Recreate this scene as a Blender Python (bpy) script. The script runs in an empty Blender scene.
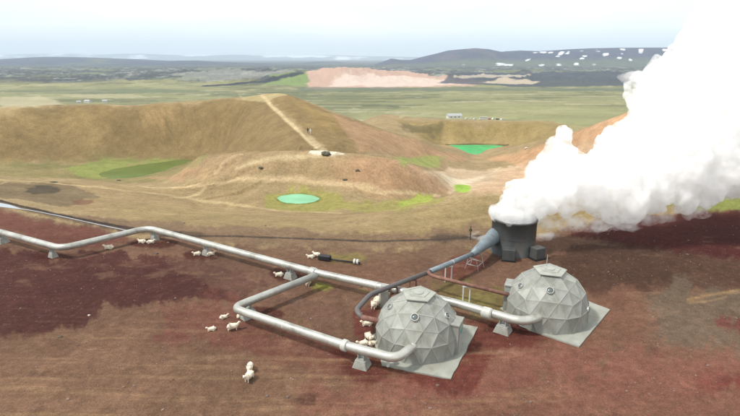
import bpy, bmesh, math, random
import numpy as np
from mathutils import Vector, Matrix
random.seed(7)
RNG = np.random.RandomState(11)
C = bpy.context.scene.collection
sc = bpy.context.scene

# ------------------------------------------------------------------ camera model
F = 500.0; CXP = 370.0; CYP = 208.0
TH = math.radians(16.7); CT, ST = math.cos(TH), math.sin(TH)
H = 20.0
def T(v):
    w = v - CYP
    return (F*ST + w*CT) / (F*CT - w*ST)
def A(px, v):
    return (px - CXP) / (F*CT - (v - CYP)*ST)
def P(px, v, z=0.0):
    y = (H - z) / T(v)
    return Vector((A(px, v)*y, y, z))

# ------------------------------------------------------------------ numpy noise
def _hash(ix, iy, seed):
    n = (ix.astype(np.int64)*374761393 + iy.astype(np.int64)*668265263 + seed*144665) & 0x7fffffff
    n = ((n ^ (n >> 13)) * 1274126177) & 0x7fffffff
    return ((n ^ (n >> 16)) & 0xffff) / 65535.0
def vnoise(x, y, seed=0):
    ix = np.floor(x); iy = np.floor(y); fx = x-ix; fy = y-iy
    fx = fx*fx*fx*(fx*(fx*6-15)+10); fy = fy*fy*fy*(fy*(fy*6-15)+10)
    a = _hash(ix, iy, seed); b = _hash(ix+1, iy, seed)
    c = _hash(ix, iy+1, seed); d = _hash(ix+1, iy+1, seed)
    return (a*(1-fx)+b*fx)*(1-fy) + (c*(1-fx)+d*fx)*fy
def fbm(x, y, seed=0, octaves=4, gain=0.5):
    s = np.zeros_like(x, dtype=float); amp = 1.0; tot = 0
    for o in range(octaves):
        # rotate each octave to hide the lattice
        ca, sa = math.cos(o*1.3+seed), math.sin(o*1.3+seed)
        s += amp*vnoise((x*ca-y*sa)*2**o+17.3*o, (x*sa+y*ca)*2**o-9.1*o, seed+o)
        tot += amp; amp *= gain
    return s/tot*2-1
def sstep(a, b, x):
    t = np.clip((x-a)/(b-a), 0, 1); return t*t*(3-2*t)

# ------------------------------------------------------------------ terrain as lofted rows (px, v, z) or (px, v, None, y)
def row(pts):
    out = []
    for p in pts:
        if len(p) == 3:
            px, v, z = p; y = (H-z)/T(v)
        else:
            px, v, z, y = p
        out.append((A(px, v), y, z))
    out.sort(); return np.array(out)
ROW_A = row([(-150,197,0),(0,205,0),(60,218,0),(130,232,0),(240,238,0),(370,243,0),(490,240,0),(600,225,0),(740,215,0),(900,210,0)])
ROW_B = row([(-150,190,-2),(0,192,-3),(60,200,-3),(130,208,-3),(200,215,-3),(250,218,-3),(297,220,-3),(340,220,-2.5),
             (390,214,-1.2),(440,203,-.3),(480,195,.2),(530,191,.4),(600,189,.4),(680,188,.3),(740,188,.2),(900,187,0)])
ROW_C = row([(-150,178,-9),(0,180,-9),(60,184,-10),(130,188,-10),(200,196,-10),(250,199,-10),(297,197.5,-10),(340,199,-10),
             (390,200,-10),(440,196,-13),(480,187,-16),(530,183,-18),(600,181,-16),(680,178,-14),(740,178,-12),(900,176,-10)])
ROW_D = row([(-150,168,-14),(0,170,-16),(60,172,-18),(130,178,-20),(165,174,-18),(205,157.5,-7),(240,152.5,-4),(300,152.5,-2.2),
             (330,152.5,-2.2),(370,156,-3.2),(400,163,-5.5),(430,175,-9.5),(452,187,-15),(480,176,-22),(530,172,-22),(600,165,-14),(740,160,-10),(900,160,-10)])
ROW_E = row([(-150,160,-18),(0,162,-20),(60,164,-21),(130,163,-22),(190,160,-22),(215,156,-18),(240,150,-12),(270,148.5,-6),(300,147,-4),
             (330,148,-3.5),(370,152,-7),(400,157,-13),(430,162,-18),(455,166,-22),(480,165,-25),(520,163,-22),(560,150,-16),(600,140,-8),(740,130,-4),(900,130,-4)])
ROW_F = row([(-150,113,-2),(0,108,-2),(60,104.5,-2),(130,106,-2),(200,101,-0.5),(240,97.5,2),(265,94,3.5),(285,92.6,5),(300,97.5,3.2),
             (330,111,-1),(380,129,-8),(420,141,-14),(445,149,-21),(476,156.5,-29),(505,151,-24),(530,145,-17),(560,137,-11),(600,122,-4),(640,108,2),(680,101,5),(740,104,5),(900,110,4)])
def mkrow(f):
    return np.array([(A(px, v), y, z) for px, v, y, z in f])
ROW_G = mkrow([(-150,110,265,-8),(130,105,275,-8),(285,95,270,-4),(330,111,240,-7),(380,129,235,-18),(420,141,255,-29),(440,147,300,-31),(475,146,312,-31.5),
               (515,147,306,-31),(545,145,275,-25),(600,122,225,-10),(640,108,215,-4),(740,104,220,-2),(900,104,220,-2)])
ROW_H = mkrow([(-150,104,385,-36),(330,104,385,-36),(380,114,(H+21)/T(114),-21),(410,118,(H+22)/T(118),-22),(445,121,(H+20)/T(121),-20),(475,121.5,(H+20)/T(121.5),-20),(540,122.5,(H+20)/T(122.5),-20),(580,122,335,-23),(640,110,380,-34),(900,104,385,-36)])
ROWS = [ROW_A, ROW_B, ROW_C, ROW_D, ROW_E, ROW_F, ROW_G, ROW_H]
NA, NY = 700, 1100
AG = np.linspace(-1.5, 1.5, NA); LY = np.linspace(math.log(15), math.log(70000), NY)
def smooth1(v, n):
    k = np.hanning(2*n+3)[1:-1]; k /= k.sum()
    return np.convolve(np.pad(v, len(k)//2, mode='edge'), k, 'valid')
ys, zs = [np.full(NA, 14.0), np.full(NA, 34.0)], [np.zeros(NA), np.zeros(NA)]
for r in ROWS:
    ys.append(smooth1(np.interp(AG, r[:,0], r[:,1]), 5)); zs.append(smooth1(np.interp(AG, r[:,0], r[:,2]), 5))
for y, z in ((520,-54),(720,-60),(1500,-62),(3000,-62),(90000,-62)):
    ys.append(np.full(NA, float(y))); zs.append(np.full(NA, float(z)))
ys = np.array(ys); zs = np.array(zs)
for k in range(1, len(ys)): ys[k] = np.maximum(ys[k], ys[k-1]*1.02+1)
TAB = np.zeros((NA, NY))
for i in range(NA):
    X = np.log(ys[:,i]); Z = zs[:,i]; h = np.diff(X); d = np.diff(Z)/h
    m = np.zeros_like(Z)
    for k in range(1, len(Z)-1):
        if d[k-1]*d[k] > 0:
            w1 = 2*h[k]+h[k-1]; w2 = h[k]+2*h[k-1]
            m[k] = (w1+w2)/(w1/d[k-1]+w2/d[k])
    j = np.clip(np.searchsorted(X, LY)-1, 0, len(h)-1)
    t = np.clip((LY-X[j])/h[j], 0, 1)
    TAB[i] = ((2*t**3-3*t**2+1)*Z[j] + (t**3-2*t**2+t)*h[j]*m[j] + (-2*t**3+3*t**2)*Z[j+1] + (t**3-t**2)*h[j]*m[j+1])
for j in range(NY): TAB[:,j] = smooth1(TAB[:,j], 3)

def _smooth_loop(pts):
    out = []; n = len(pts)
    for i in range(n):
        p0, p1, p2, p3 = pts[i-1], pts[i], pts[(i+1)%n], pts[(i+2)%n]
        for k in range(5):
            t = k/5; out.append(.5*((2*p1)+(p2-p0)*t+(2*p0-5*p1+4*p2-p3)*t*t+(3*p1-p0-3*p2+p3)*t**3))
    return out
def _pond(outline, z, fall):
    loop = _smooth_loop([P(px, v, z) for px, v in outline]); c = sum(loop, Vector())/len(loop); rr = random.Random(int(-z*10))
    f = [rr.uniform(-1,1) for _ in range(12)]; n = len(loop)
    for i, q in enumerate(loop):
        t = 2*math.pi*i/n; k = 1+.018*sum(f[j]*math.sin((j+3)*t+f[j]*9) for j in range(12))*.7
        loop[i] = Vector((c.x+(q.x-c.x)*k, c.y+(q.y-c.y)*k, z))
    return (loop, z, fall)
PONDS = [   # water surfaces; the terrain dips into a basin under each
 _pond([(278,198),(284,195.4),(298,194.2),(312,195.6),(319,198.6),(313,201.8),(300,203.4),(285,202.4)], -10.3, 5),
 _pond([(100,174),(110,170),(130,166.5),(155,163),(175,160.4),(191,159.8),(184,163.5),(168,169),(150,174.5),(128,178),(108,178.2)], -21.8, 9),
 _pond([(450,145.2),(462,144.9),(476,144.8),(492,145),(503,145.8),(497,147.5),(487,149.5),(481,153),(475,155.2),(469,153.5),(462,150),(455,147.2)], -32, 7)]
def bumps(x, y):
    """hills that stand on the far plain"""
    z = np.zeros_like(x)
    def hill(px, yc, sx, sy, hh, p=2.0):
        xc = (px-CXP)/ (F*CT+135*ST) * yc
        d = (np.abs((x-xc)/sx)**p + np.abs((y-yc)/sy)**p)
        return hh*np.exp(-d)
    n = 1+0.25*fbm(x/90, y/90, 31, 4)
    z += hill(332, 2000, 130, 210, 29, 2.2)*n
    z += hill(372, 2050, 190, 230, 23, 2.0)*n
    z += hill(430, 2150, 240, 160, 14)*n
    z += hill(284, 2000, 110, 200, 25, 2.4)*n
    z += hill(243, 2500, 240, 260, 30, 2)*(1+.5*fbm(x/60, y/60, 8, 4))
    z += hill(165, 2900, 200, 160, 18, 2)*(1+.6*fbm(x/60, y/60, 9, 4))
    z += hill(505, 3000, 300, 200, 14)*n
    z += hill(590, 2600, 330, 200, 10)*n
    return z
def height(x, y, detail=True):
    x = np.asarray(x, float); y = np.asarray(y, float)
    yy = np.maximum(y, 15.5)
    a = x/yy
    fa = np.clip((a-AG[0])/(AG[1]-AG[0]), 0, NA-1.001); fy = np.clip((np.log(yy)-LY[0])/(LY[1]-LY[0]), 0, NY-1.001)
    ia = fa.astype(int); iy = fy.astype(int); ta = fa-ia; ty = fy-iy
    z = (TAB[ia,iy]*(1-ta)+TAB[ia+1,iy]*ta)*(1-ty) + (TAB[ia,iy+1]*(1-ta)+TAB[ia+1,iy+1]*ta)*ty
    z = z + bumps(x, y)*sstep(1400, 1500, y)
    for loop, zp, fall in PONDS:
        X = np.array([q.x for q in loop]); Y = np.array([q.y for q in loop])
        idx = np.nonzero(((x > X.min()-3*fall) & (x < X.max()+3*fall) & (y > Y.min()-3*fall) & (y < Y.max()+3*fall)).ravel())[0]
        if not len(idx): continue
        px, py = x.ravel()[idx], y.ravel()[idx]; d2 = np.full(len(idx), 1e9); ins = np.zeros(len(idx), bool)
        for i in range(len(X)):
            j = (i+1) % len(X); ax, ay, bx, by = X[i], Y[i], X[j], Y[j]; dx, dy = bx-ax, by-ay
            t = np.clip(((px-ax)*dx+(py-ay)*dy)/(dx*dx+dy*dy+1e-9), 0, 1)
            d2 = np.minimum(d2, (px-ax-t*dx)**2+(py-ay-t*dy)**2)
            ins ^= ((ay > py) != (by > py)) & (px < (bx-ax)*(py-ay)/(by-ay+1e-12)+ax)
        d = np.sqrt(d2); d[ins] *= -1
        w = 1-sstep(0, fall*3, d); zz = z.ravel().copy()
        target = zp + np.clip(d*.12, -1.2, 1.5) - .02
        zz[idx] = zz[idx]*(1-w)+target*w; z = zz.reshape(z.shape)
    if detail:
        damp = np.ones_like(z)
        for loop, zp, fall in PONDS:
            cx_ = sum(q.x for q in loop)/len(loop); cy_ = sum(q.y for q in loop)/len(loop)
            rx = max(q.x for q in loop)-cx_+fall; ry = max(q.y for q in loop)-cy_+fall
            damp = damp*sstep(.8, 1.6, np.hypot((x-cx_)/rx, (y-cy_)/ry))
        far = sstep(52, 95, y)*damp
        z = z + fbm(x/9, y/9, 3, 4)*0.28*far*(1-sstep(700, 900, y)) + fbm(x/2.2, y/2.2, 5, 4)*0.035
        mx_, my_ = -17.0, 124.0; am_ = np.arctan2(y-my_, x-mx_); rm_ = np.hypot((x-mx_)*.55, y-my_)
        gm = fbm(am_*9+fbm(x/8, y/8, 48, 2)*.8, rm_/25, 47, 4, .6)
        z = z - np.abs(gm)*1.5*sstep(4, 10, rm_)*(1-sstep(14, 24, rm_))*damp
        z = z - np.abs(fbm(x/7+fbm(x/20,y/20,44,2), y/11, 43, 4, .55))*0.5*far*(1-sstep(420, 600, y))*sstep(-.2, .4, fbm(x/40, y/40, 45, 2))
        z = z + fbm(x/30, y/30, 6, 3)*.65*damp*sstep(75, 120, y)*(1-sstep(700, 900, y))
        # erosion gullies running down the inner crater wall, radial to the crater
        cx, cy = -62.0, 196.0
        ang = np.arctan2(y-cy, x-cx); r = np.hypot(x-cx, y-cy)
        slope = sstep(-21, -16, z)*(1-sstep(-5, 1, z))*sstep(196, 210, y)*(1-sstep(250, 268, y))
        g = fbm(ang*22+fbm(x/14, y/14, 40, 2)*0.9, r/60, 12, 4, .6)
        z = z + slope*(-np.abs(g)*1.0+.2)
        lava = sstep(1500, 1900, y)*(1-sstep(5200, 7000, y))
        z = z + lava*np.maximum(fbm(x/70, y/70, 21, 5, .6)+.15, 0)*15 + sstep(650, 900, y)*fbm(x/40, y/40, 22, 3)*0.8
    return z
def ground_at(x, y):
    return float(height(np.array([x]), np.array([y]))[0])
YS = np.exp(np.linspace(math.log(20), math.log(15000), 6000))
def G(px, v):
    """where the sight line through a point of the photo meets the smooth terrain"""
    a = A(px, v); t = T(v)
    hz = height(a*YS, YS, False)
    hit = np.nonzero(H - YS*t < hz)[0]
    y = YS[hit[0]] if len(hit) else YS[-1]
    return a*y, y
def GP(px, v):
    x, y = G(px, v); return Vector((x, y, ground_at(x, y)))

# ------------------------------------------------------------------ helpers
def lin(c):
    c = np.asarray(c, float)/255.0
    return np.where(c <= .04045, c/12.92, ((c+.055)/1.055)**2.4)
GAIN = 1.38   # picture brightness of a sunlit surface of albedo 1
def alb(c):
    l = lin(c); g = float(np.dot(l, (.25,.6,.15)))
    return (l*.88+g*.12)/GAIN
def tag(o, label=None, cat=None, group=None, kind=None):
    if label: o['label'] = label
    if cat: o['category'] = cat
    if group: o['group'] = group
    if kind: o['kind'] = kind
    return o
def link_mesh(name, bm, mat, parent=None, smooth=False, loc=None):
    me = bpy.data.meshes.new(name)
    bmesh.ops.recalc_face_normals(bm, faces=bm.faces)
    bm.to_mesh(me); bm.free()
    if smooth:
        for p in me.polygons: p.use_smooth = True
    for m in (mat if isinstance(mat, (list, tuple)) else [mat]): me.materials.append(m)
    o = bpy.data.objects.new(name, me); C.objects.link(o)
    if parent: o.parent = parent
    if loc is not None: o.location = loc
    return o
def empty(name, loc=(0,0,0), rz=0):
    o = bpy.data.objects.new(name, None); C.objects.link(o)
    o.location = loc; o.rotation_euler = (0,0,rz); o.empty_display_size = .5
    return o
def copy_tree(o, parent=None):
    c = o.copy(); C.objects.link(c)
    if parent: c.parent = parent
    for ch in list(o.children): copy_tree(ch, c)
    return c
def box(bm, c, s, rz=0, taper=1.0, rot=None):
    """box centred at c, size s; the top is scaled by taper"""
    R = rot if rot is not None else Matrix.Rotation(rz, 3, 'Z')
    vs = []
    for dz in (-.5, .5):
        k = taper if dz > 0 else 1
        for dx, dy in ((-.5,-.5),(.5,-.5),(.5,.5),(-.5,.5)):
            vs.append(bm.verts.new(Vector(c)+R@Vector((dx*s[0]*k, dy*s[1]*k, dz*s[2]))))
    for f in ((0,3,2,1),(4,5,6,7),(0,1,5,4),(1,2,6,5),(2,3,7,6),(3,0,4,7)):
        bm.faces.new([vs[i] for i in f])
    return vs
def tube(bm, pts, rad, seg=16, caps=True):
    pts = [Vector(p) for p in pts]; n = len(pts)
    rads = rad if isinstance(rad, (list, tuple)) else [rad]*n
    up = None; rings = []
    for i, p in enumerate(pts):
        d = (pts[min(i+1, n-1)]-pts[max(i-1, 0)]).normalized()
        if up is None:
            up = Vector((0,0,1)) if abs(d.z) < .9 else Vector((1,0,0))
        s = d.cross(up).normalized(); u = s.cross(d).normalized(); up = u
        rings.append([bm.verts.new(p+(s*math.cos(2*math.pi*k/seg)+u*math.sin(2*math.pi*k/seg))*rads[i]) for k in range(seg)])
    for a, b in zip(rings, rings[1:]):
        for k in range(seg):
            bm.faces.new((a[k], a[(k+1)%seg], b[(k+1)%seg], b[k]))
    if caps:
        bm.faces.new(rings[0][::-1]); bm.faces.new(rings[-1])
def rounded(pts, r=1.0, n=8):
    """polyline with rounded bends"""
    pts = [Vector(p) for p in pts]; out = [pts[0]]
    for a, b, c in zip(pts, pts[1:], pts[2:]):
        d1 = (a-b); d2 = (c-b); k = min(r, d1.length*.45, d2.length*.45)
        p0 = b+d1.normalized()*k; p1 = b+d2.normalized()*k
        for i in range(n+1):
            t = i/n; out.append(p0*(1-t)**2+b*2*t*(1-t)+p1*t*t)
    out.append(pts[-1]); return out

# ------------------------------------------------------------------ materials
def mat(name, col, rough=.7, metal=0, var=.12, scale=3.0, bump=.0, spec=.4, streak=None, dirt=None, dirt_scale=1.2):
    """procedural material: base colour broken up by noise, optional dirt colour in patches"""
    m = bpy.data.materials.new(name); m.use_nodes = True; nt = m.node_tree; N = nt.nodes; L = nt.links
    b = N['Principled BSDF']; b.inputs['Roughness'].default_value = rough; b.inputs['Metallic'].default_value = metal
    b.inputs['Specular IOR Level'].default_value = spec
    tc = N.new('ShaderNodeTexCoord')
    mp = N.new('ShaderNodeMapping'); L.new(tc.outputs['Object'], mp.inputs['Vector'])
    if streak: mp.inputs['Scale'].default_value = streak
    nz = N.new('ShaderNodeTexNoise'); nz.inputs['Scale'].default_value = scale; nz.inputs['Detail'].default_value = 7
    L.new(mp.outputs[0], nz.inputs['Vector'])
    cr = N.new('ShaderNodeMapRange'); cr.inputs['From Min'].default_value = .3; cr.inputs['From Max'].default_value = .7
    cr.inputs['To Min'].default_value = 1-var; cr.inputs['To Max'].default_value = 1+var
    L.new(nz.outputs['Fac'], cr.inputs['Value'])
    mx = N.new('ShaderNodeVectorMath'); mx.operation = 'SCALE'
    mx.inputs[0].default_value = tuple(col)
    L.new(cr.outputs[0], mx.inputs['Scale'])
    out = mx.outputs[0]
    if dirt is not None:
        n2 = N.new('ShaderNodeTexNoise'); n2.inputs['Scale'].default_value = dirt_scale; n2.inputs['Detail'].default_value = 8
        n2.inputs['Roughness'].default_value = .65
        L.new(mp.outputs[0], n2.inputs['Vector'])
        r2 = N.new('ShaderNodeMapRange'); r2.inputs['From Min'].default_value = .48; r2.inputs['From Max'].default_value = .66
        L.new(n2.outputs['Fac'], r2.inputs['Value'])
        mm = N.new('ShaderNodeMix'); mm.data_type = 'RGBA'
        L.new(r2.outputs[0], mm.inputs['Factor']); L.new(out, mm.inputs[6]); mm.inputs[7].default_value = (*dirt, 1)
        out = mm.outputs[2]
    L.new(out, b.inputs['Base Color'])
    if bump:
        bp = N.new('ShaderNodeBump'); bp.inputs['Strength'].default_value = bump; bp.inputs['Distance'].default_value = .05
        L.new(nz.outputs['Fac'], bp.inputs['Height']); L.new(bp.outputs[0], b.inputs['Normal'])
    return m
M_pipe = mat('pipe_cladding', (.50,.50,.455), .36, .5, .16, 1.6, dirt=(.29,.285,.245), dirt_scale=.8)
M_pipe2 = mat('bright_pipe_cladding', (.60,.60,.57), .32, .65, .2, 3.5, dirt=(.38,.37,.33), dirt_scale=2)
M_collar = mat('collar_metal', (.47,.47,.43), .6, .15, .1, 5)
M_blue = mat('blue_grey_pipe', (.19,.23,.255), .5, .15, .15, 2, dirt=(.15,.165,.17))
M_grey = mat('grey_pipe', (.12,.115,.115), .55, .1, .15, 2, dirt=(.13,.095,.08), dirt_scale=2)
M_rust = mat('rusted_pipe', (.22,.115,.085), .75, .1, .25, 3, dirt=(.14,.06,.045), dirt_scale=2)
M_steel = mat('stack_steel', (.075,.08,.08), .55, .2, .25, .7, streak=(1.2,1.2,.35), dirt=(.085,.066,.05), dirt_scale=.6)
M_black = mat('black_rubber', (.018,.018,.02), .6, 0, .2, 5)
M_conc = mat('concrete', (.31,.31,.28), .9, 0, .2, 2.5, .3, dirt=(.22,.21,.18), dirt_scale=1.1)
M_pad = mat('pad_concrete', (.30,.31,.27), .9, 0, .18, 1.4, .3, dirt=(.23,.22,.18), dirt_scale=.7)
M_panel = mat('dome_panel', (.27,.275,.25), .6, 0, .14, 1.2, .0, streak=(1.6,1.6,.5), dirt=(.20,.20,.165), dirt_scale=.9)
M_rib = mat('dome_rib', (.34,.345,.32), .55, 0, .15, 2.0, dirt=(.33,.34,.29))
M_plate = mat('dome_cap', (.33,.34,.30), .6, 0, .12, 1.5, dirt=(.25,.26,.22))
M_glass = mat('porthole_glass', (.10,.12,.12), .15, 0, .1, 3, spec=.6)
M_white = mat('white_paint', (.62,.62,.58), .6, 0, .1, 3)
M_teal = mat('teal_sign', (.10,.33,.30), .5, 0, .1, 3)
M_wool = mat('sheep_wool', (.74,.66,.53), .95, 0, .22, 6, .5, dirt=(.55,.46,.34), dirt_scale=4)
M_post = mat('grey_steel', (.36,.37,.35), .6, .2, .1, 3)
M_rock = mat('dark_rock', (.09,.085,.06), .95, 0, .4, 2, .5)
M_pale = mat('pale_rock', (.55,.50,.42), .95, 0, .3, 2, .5)
M_roof = mat('grey_roof', (.35,.36,.37), .7, 0, .1, 1)

# ------------------------------------------------------------------ ground
def painted_coords(x, y):
    yy = np.maximum(y, 16.0)
    return 500*x/yy, -170*np.log(yy)
class Painter:
    def __init__(s, x, y, z):
        s.x, s.y, s.z = x, y, z
        s.X, s.Y = painted_coords(x, y)
        s.col = np.zeros((len(x), 3))
        s.n1 = fbm(s.X/26, s.Y/26, 50, 5, .6); s.n2 = fbm(s.X/7, s.Y/7, 60, 4, .6)
    def sd(s, poly, closed=True, pad=60):
        w = np.array([G(*p) for p in poly]); X, Y = painted_coords(w[:,0], w[:,1])
        idx = np.nonzero((s.X > X.min()-pad) & (s.X < X.max()+pad) & (s.Y > Y.min()-pad) & (s.Y < Y.max()+pad))[0]
        px, py = s.X[idx], s.Y[idx]; d2 = np.full(len(idx), 1e9); inside = np.zeros(len(idx), bool)
        n = len(X)
        for i in range(n if closed else n-1):
            j = (i+1) % n; ax, ay, bx, by = X[i], Y[i], X[j], Y[j]
            dx, dy = bx-ax, by-ay; t = np.clip(((px-ax)*dx+(py-ay)*dy)/(dx*dx+dy*dy+1e-9), 0, 1)
            d2 = np.minimum(d2, (px-ax-t*dx)**2+(py-ay-t*dy)**2)
            if closed:
                c = ((ay > py) != (by > py)) & (px < (bx-ax)*(py-ay)/(by-ay+1e-12)+ax); inside ^= c
        d = np.sqrt(d2); d[inside] *= -1
        return idx, d
    def fill(s, poly, col, soft=8, ragged=8, strength=1.0):
        idx, d = s.sd(poly); d = d + s.n1[idx]*ragged*1.3 + s.n2[idx]*ragged*.6
        w = (1-sstep(-soft*.5, soft*.5, d))*strength
        s.col[idx] = s.col[idx]*(1-w[:,None]) + alb(col)[None]*w[:,None]
    def line(s, pts, width, col, soft=2, ragged=1, strength=1.0):
        idx, d = s.sd(pts, False, 40); d = d + s.n2[idx]*ragged*.6
        w = (1-sstep(width*.5-soft*.5, width*.5+soft*.5, d))*strength
        s.col[idx] = s.col[idx]*(1-w[:,None]) + alb(col)[None]*w[:,None]
    def spot(s, px, v, rx, rv, col, soft=6, ragged=4, strength=1.0):
        s.fill([(px+rx*math.cos(t), v+rv*math.sin(t)) for t in np.linspace(0, 6.28, 13)[:-1]], col, soft, ragged, strength)

def paint(p):
    x, y, z = p.x, p.y, p.z
    p.col[:] = alb((166,143,101))
    # ---- far plain
    far = sstep(380, 520, y); n = fbm(x/160, y/260, 70, 5, .6); n3 = fbm(x/45, y/70, 71, 4)
    pl = alb((142,141,97))[None]*(1+.28*n[:,None]+.14*n3[:,None])
    yel = sstep(.1, .5, fbm(x/300, y/220, 72, 4))
    pl = pl*(1-yel[:,None]*.5) + alb((178,170,120))[None]*yel[:,None]*.5
    drk = sstep(.12, .45, fbm(x/260+9, y/130, 73, 4))
    pl = pl*(1-drk[:,None]*.55) + alb((104,114,80))[None]*drk[:,None]*.55
    ds = sstep(.1, .3, fbm(x/110, y/38, 77, 5, .62)); pl = pl*(1-ds[:,None]*.6) + alb((88,94,70))[None]*ds[:,None]*.6
    ls = sstep(.22, .4, fbm(x/80, y/30, 78, 5, .62)); pl = pl*(1-ls[:,None]*.6) + alb((186,178,140))[None]*ls[:,None]*.6
    p.col[:] = p.col*(1-far[:,None]) + pl*far[:,None]
    # ---- lava field and beyond
    la = sstep(1650, 1950, y + 260*fbm(x/200, y/200, 74, 3))
    ln = fbm(x/70, y/110, 75, 5, .65)
    lc = alb((74,78,82))[None]*(1-sstep(.0, .5, ln))[:,None] + alb((150,152,142))[None]*sstep(.0, .5, ln)[:,None]
    g = sstep(.15, .45, fbm(x/260, y/300, 76, 4))
    lc = lc*(1-g[:,None]*.7) + alb((120,128,92))[None]*g[:,None]*.7
    p.col[:] = p.col*(1-la[:,None]) + lc*la[:,None]
    vf = sstep(4200, 5200, y)
    p.col[:] = p.col*(1-vf[:,None]) + alb((84,92,92))[None]*vf[:,None]
    # far features
    p.fill([(0,110),(0,97),(40,96),(60,100),(64,104),(40,108)], (190,178,140), 5, 6, .7)
    p.fill([(60,95),(130,94),(150,97),(90,99)], (184,176,136), 4, 5, .6)
    p.fill([(0,91),(60,89),(160,89),(240,92),(160,93),(60,93)], (112,122,92), 4, 5, .6)
    p.fill([(180,75),(215,72),(262,70),(290,74),(270,79),(190,81)], (160,160,150), 6, 14, .55)
    p.fill([(262,85),(270,76),(285,73),(308,72),(312,86)], (128,150,84), 3, 4)
    p.line([(300,73),(275,80),(240,84),(205,86)], 9, (58,62,72), 3, 3)
    p.fill([(308,88),(309,76),(318,69),(345,68),(385,71),(430,76),(500,82),(470,86),(380,88)], (200,164,144), 3, 8)
    p.fill([(330,87),(332,78),(350,72),(380,76),(440,80),(496,83),(430,86)], (228,206,190), 5, 9, .75)
    p.fill([(440,83),(470,74),(640,74),(720,80),(640,86),(520,87)], (72,80,92), 4, 5, .9)
    p.fill([(455,78),(480,75),(530,76),(520,79)], (196,180,160), 2, 3, .8)
    p.fill([(478,83),(500,80),(545,82),(530,85)], (206,188,160), 2, 3, .8)
    p.fill([(300,91),(300,87),(640,88),(640,91)], (98,110,92), 3, 5, .7)
    p.fill([(395,110),(430,104),(640,106),(640,113),(430,114)], (160,158,104), 6, 5, .6)
    p.line([(400,117.5),(450,118),(500,120),(560,123)], 4, (186,178,128), 3, 2, .7)
    # ---- green crater
    p.fill([(395,120),(440,122),(500,123),(570,124.5),(560,143),(502,146),(450,146),(420,139)], (158,136,84), 4, 3)
    p.fill([(400,124),(440,128),(438,134),(410,131)], (110,100,66), 5, 8, .7)
    p.fill([(445,138),(500,136),(520,145),(440,145)], (186,158,104), 6, 8, .5)
    # ---- big crater bowl
    p.fill([(-150,115),(0,110),(60,106),(130,107.5),(200,102.5),(250,97.5),(266,97),(288,120),(302,133),(322,150),(300,153),(240,153),(205,158),(180,163),(100,161),(0,163),(-150,160)], (141,118,76), 5, 3)
    bw = sstep(-.05, .5, fbm(np.arctan2(y-196, x+62)*26, np.hypot(x+62, y-196)/40, 90, 4, .6))*sstep(200,212,y)*(1-sstep(250,262,y))*(1-sstep(-2,2,z))
    p.col[:] = p.col*(1-bw[:,None]*.2) + alb((116,98,56))[None]*bw[:,None]*.2
    p.fill([(145,108),(172,108),(170,118),(158,126),(140,118)], (172,142,92), 12, 14, .6)
    p.fill([(-100,118),(60,112),(120,112),(100,128),(0,135),(-100,135)], (160,134,84), 10, 8, .6)
    p.fill([(-150,112),(0,107),(20,110),(10,118),(0,122),(-150,125)], (176,152,104), 6, 4, .8)
    p.fill([(-150,158),(0,160),(100,160),(190,158),(215,162),(180,176),(120,182),(60,178),(0,176),(-150,174)], (144,132,80), 10, 8, .8)
    p.fill([(66,168),(90,162),(140,160),(190,158),(178,163),(130,166),(112,171),(104,178),(80,176)], (142,150,72), 6, 5, .9)
    p.fill([(20,160),(70,164),(60,168),(0,166)], (128,124,74), 6, 6, .7)
    p.fill([(150,177),(200,164),(206,159),(222,154),(240,155),(222,170),(180,182)], (182,144,104), 8, 5, .75)
    # ---- central ridge
    p.fill([(268,96),(285,93.2),(300,98.5),(330,112),(380,130),(400,142),(345,152),(325,148),(300,126),(280,110)], (146,122,77), 4, 4)
    p.fill([(300,103),(350,124),(330,132),(310,122)], (168,138,78), 8, 8, .6)
    p.fill([(335,115),(380,130),(420,142),(476,158),(450,160),(400,156),(360,150),(350,135)], (184,146,106), 6, 5, .85)
    p.fill([(240,95),(285,94),(268,101),(240,100)], (182,164,114), 3, 3, .9)
    # ---- mound
    p.fill([(190,184),(205,158),(240,152),(330,152),(370,155),(405,163),(440,180),(452,192),(400,196),(300,186)], (174,146,104), 5, 5, .9)
    p.fill([(330,166),(370,157),(405,164),(440,182),(450,192),(390,196),(340,184)], (184,144,106), 10, 8, .8)
    p.fill([(395,160),(412,166),(445,190),(430,190),(410,172)], (196,158,122), 5, 4, .8)
    p.spot(310, 172, 40, 6, (164,138,92), 10, 8, .6)
    # ---- pale slope and valley right of the mound
    p.fill([(425,172),(450,166),(520,162),(560,150),(600,140),(640,140),(600,180),(520,190),(470,192),(450,190)], (206,178,142), 6, 6, .95)
    p.fill([(430,170),(500,168),(480,180),(465,188),(450,184)], (226,208,176), 8, 8, .85)
    p.fill([(392,158),(445,156),(438,164),(402,166)], (158,166,84), 5, 5, .9)
    p.fill([(476,158),(520,152),(560,138),(600,122),(640,108),(700,104),(700,150),(560,158),(520,166)], (200,156,112), 5, 4, .9)
    p.fill([(470,193),(500,172),(530,158),(570,140),(620,119),(645,113),(660,135),(560,185),(500,195)], (206,170,132), 6, 6, .8)
    p.fill([(560,140),(600,126),(640,112),(660,112),(620,135),(580,150)], (188,142,98), 8, 6, .6)
    p.spot(463, 188.5, 8, 3.5, (150,186,52), 4, 2, 1)
    # ---- low ground in front
    p.fill([(-150,180),(0,180),(60,182),(130,186),(200,184),(260,192),(300,206),(370,212),(400,214),(360,236),(200,232),(120,222),(0,196),(-150,190)], (162,137,94), 8, 6, .8)
    p.fill([(0,182),(70,184),(100,196),(60,206),(0,198),(-100,190)], (122,104,76), 8, 12, .8)
    p.spot(42, 189, 16, 4, (78,70,56), 5, 6, .85)
    p.spot(85, 202, 12, 3, (130,92,66), 5, 5, .8)
    p.spot(54, 182, 4, 1.5, (50,44,36), 2, 1, .9)
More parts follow.
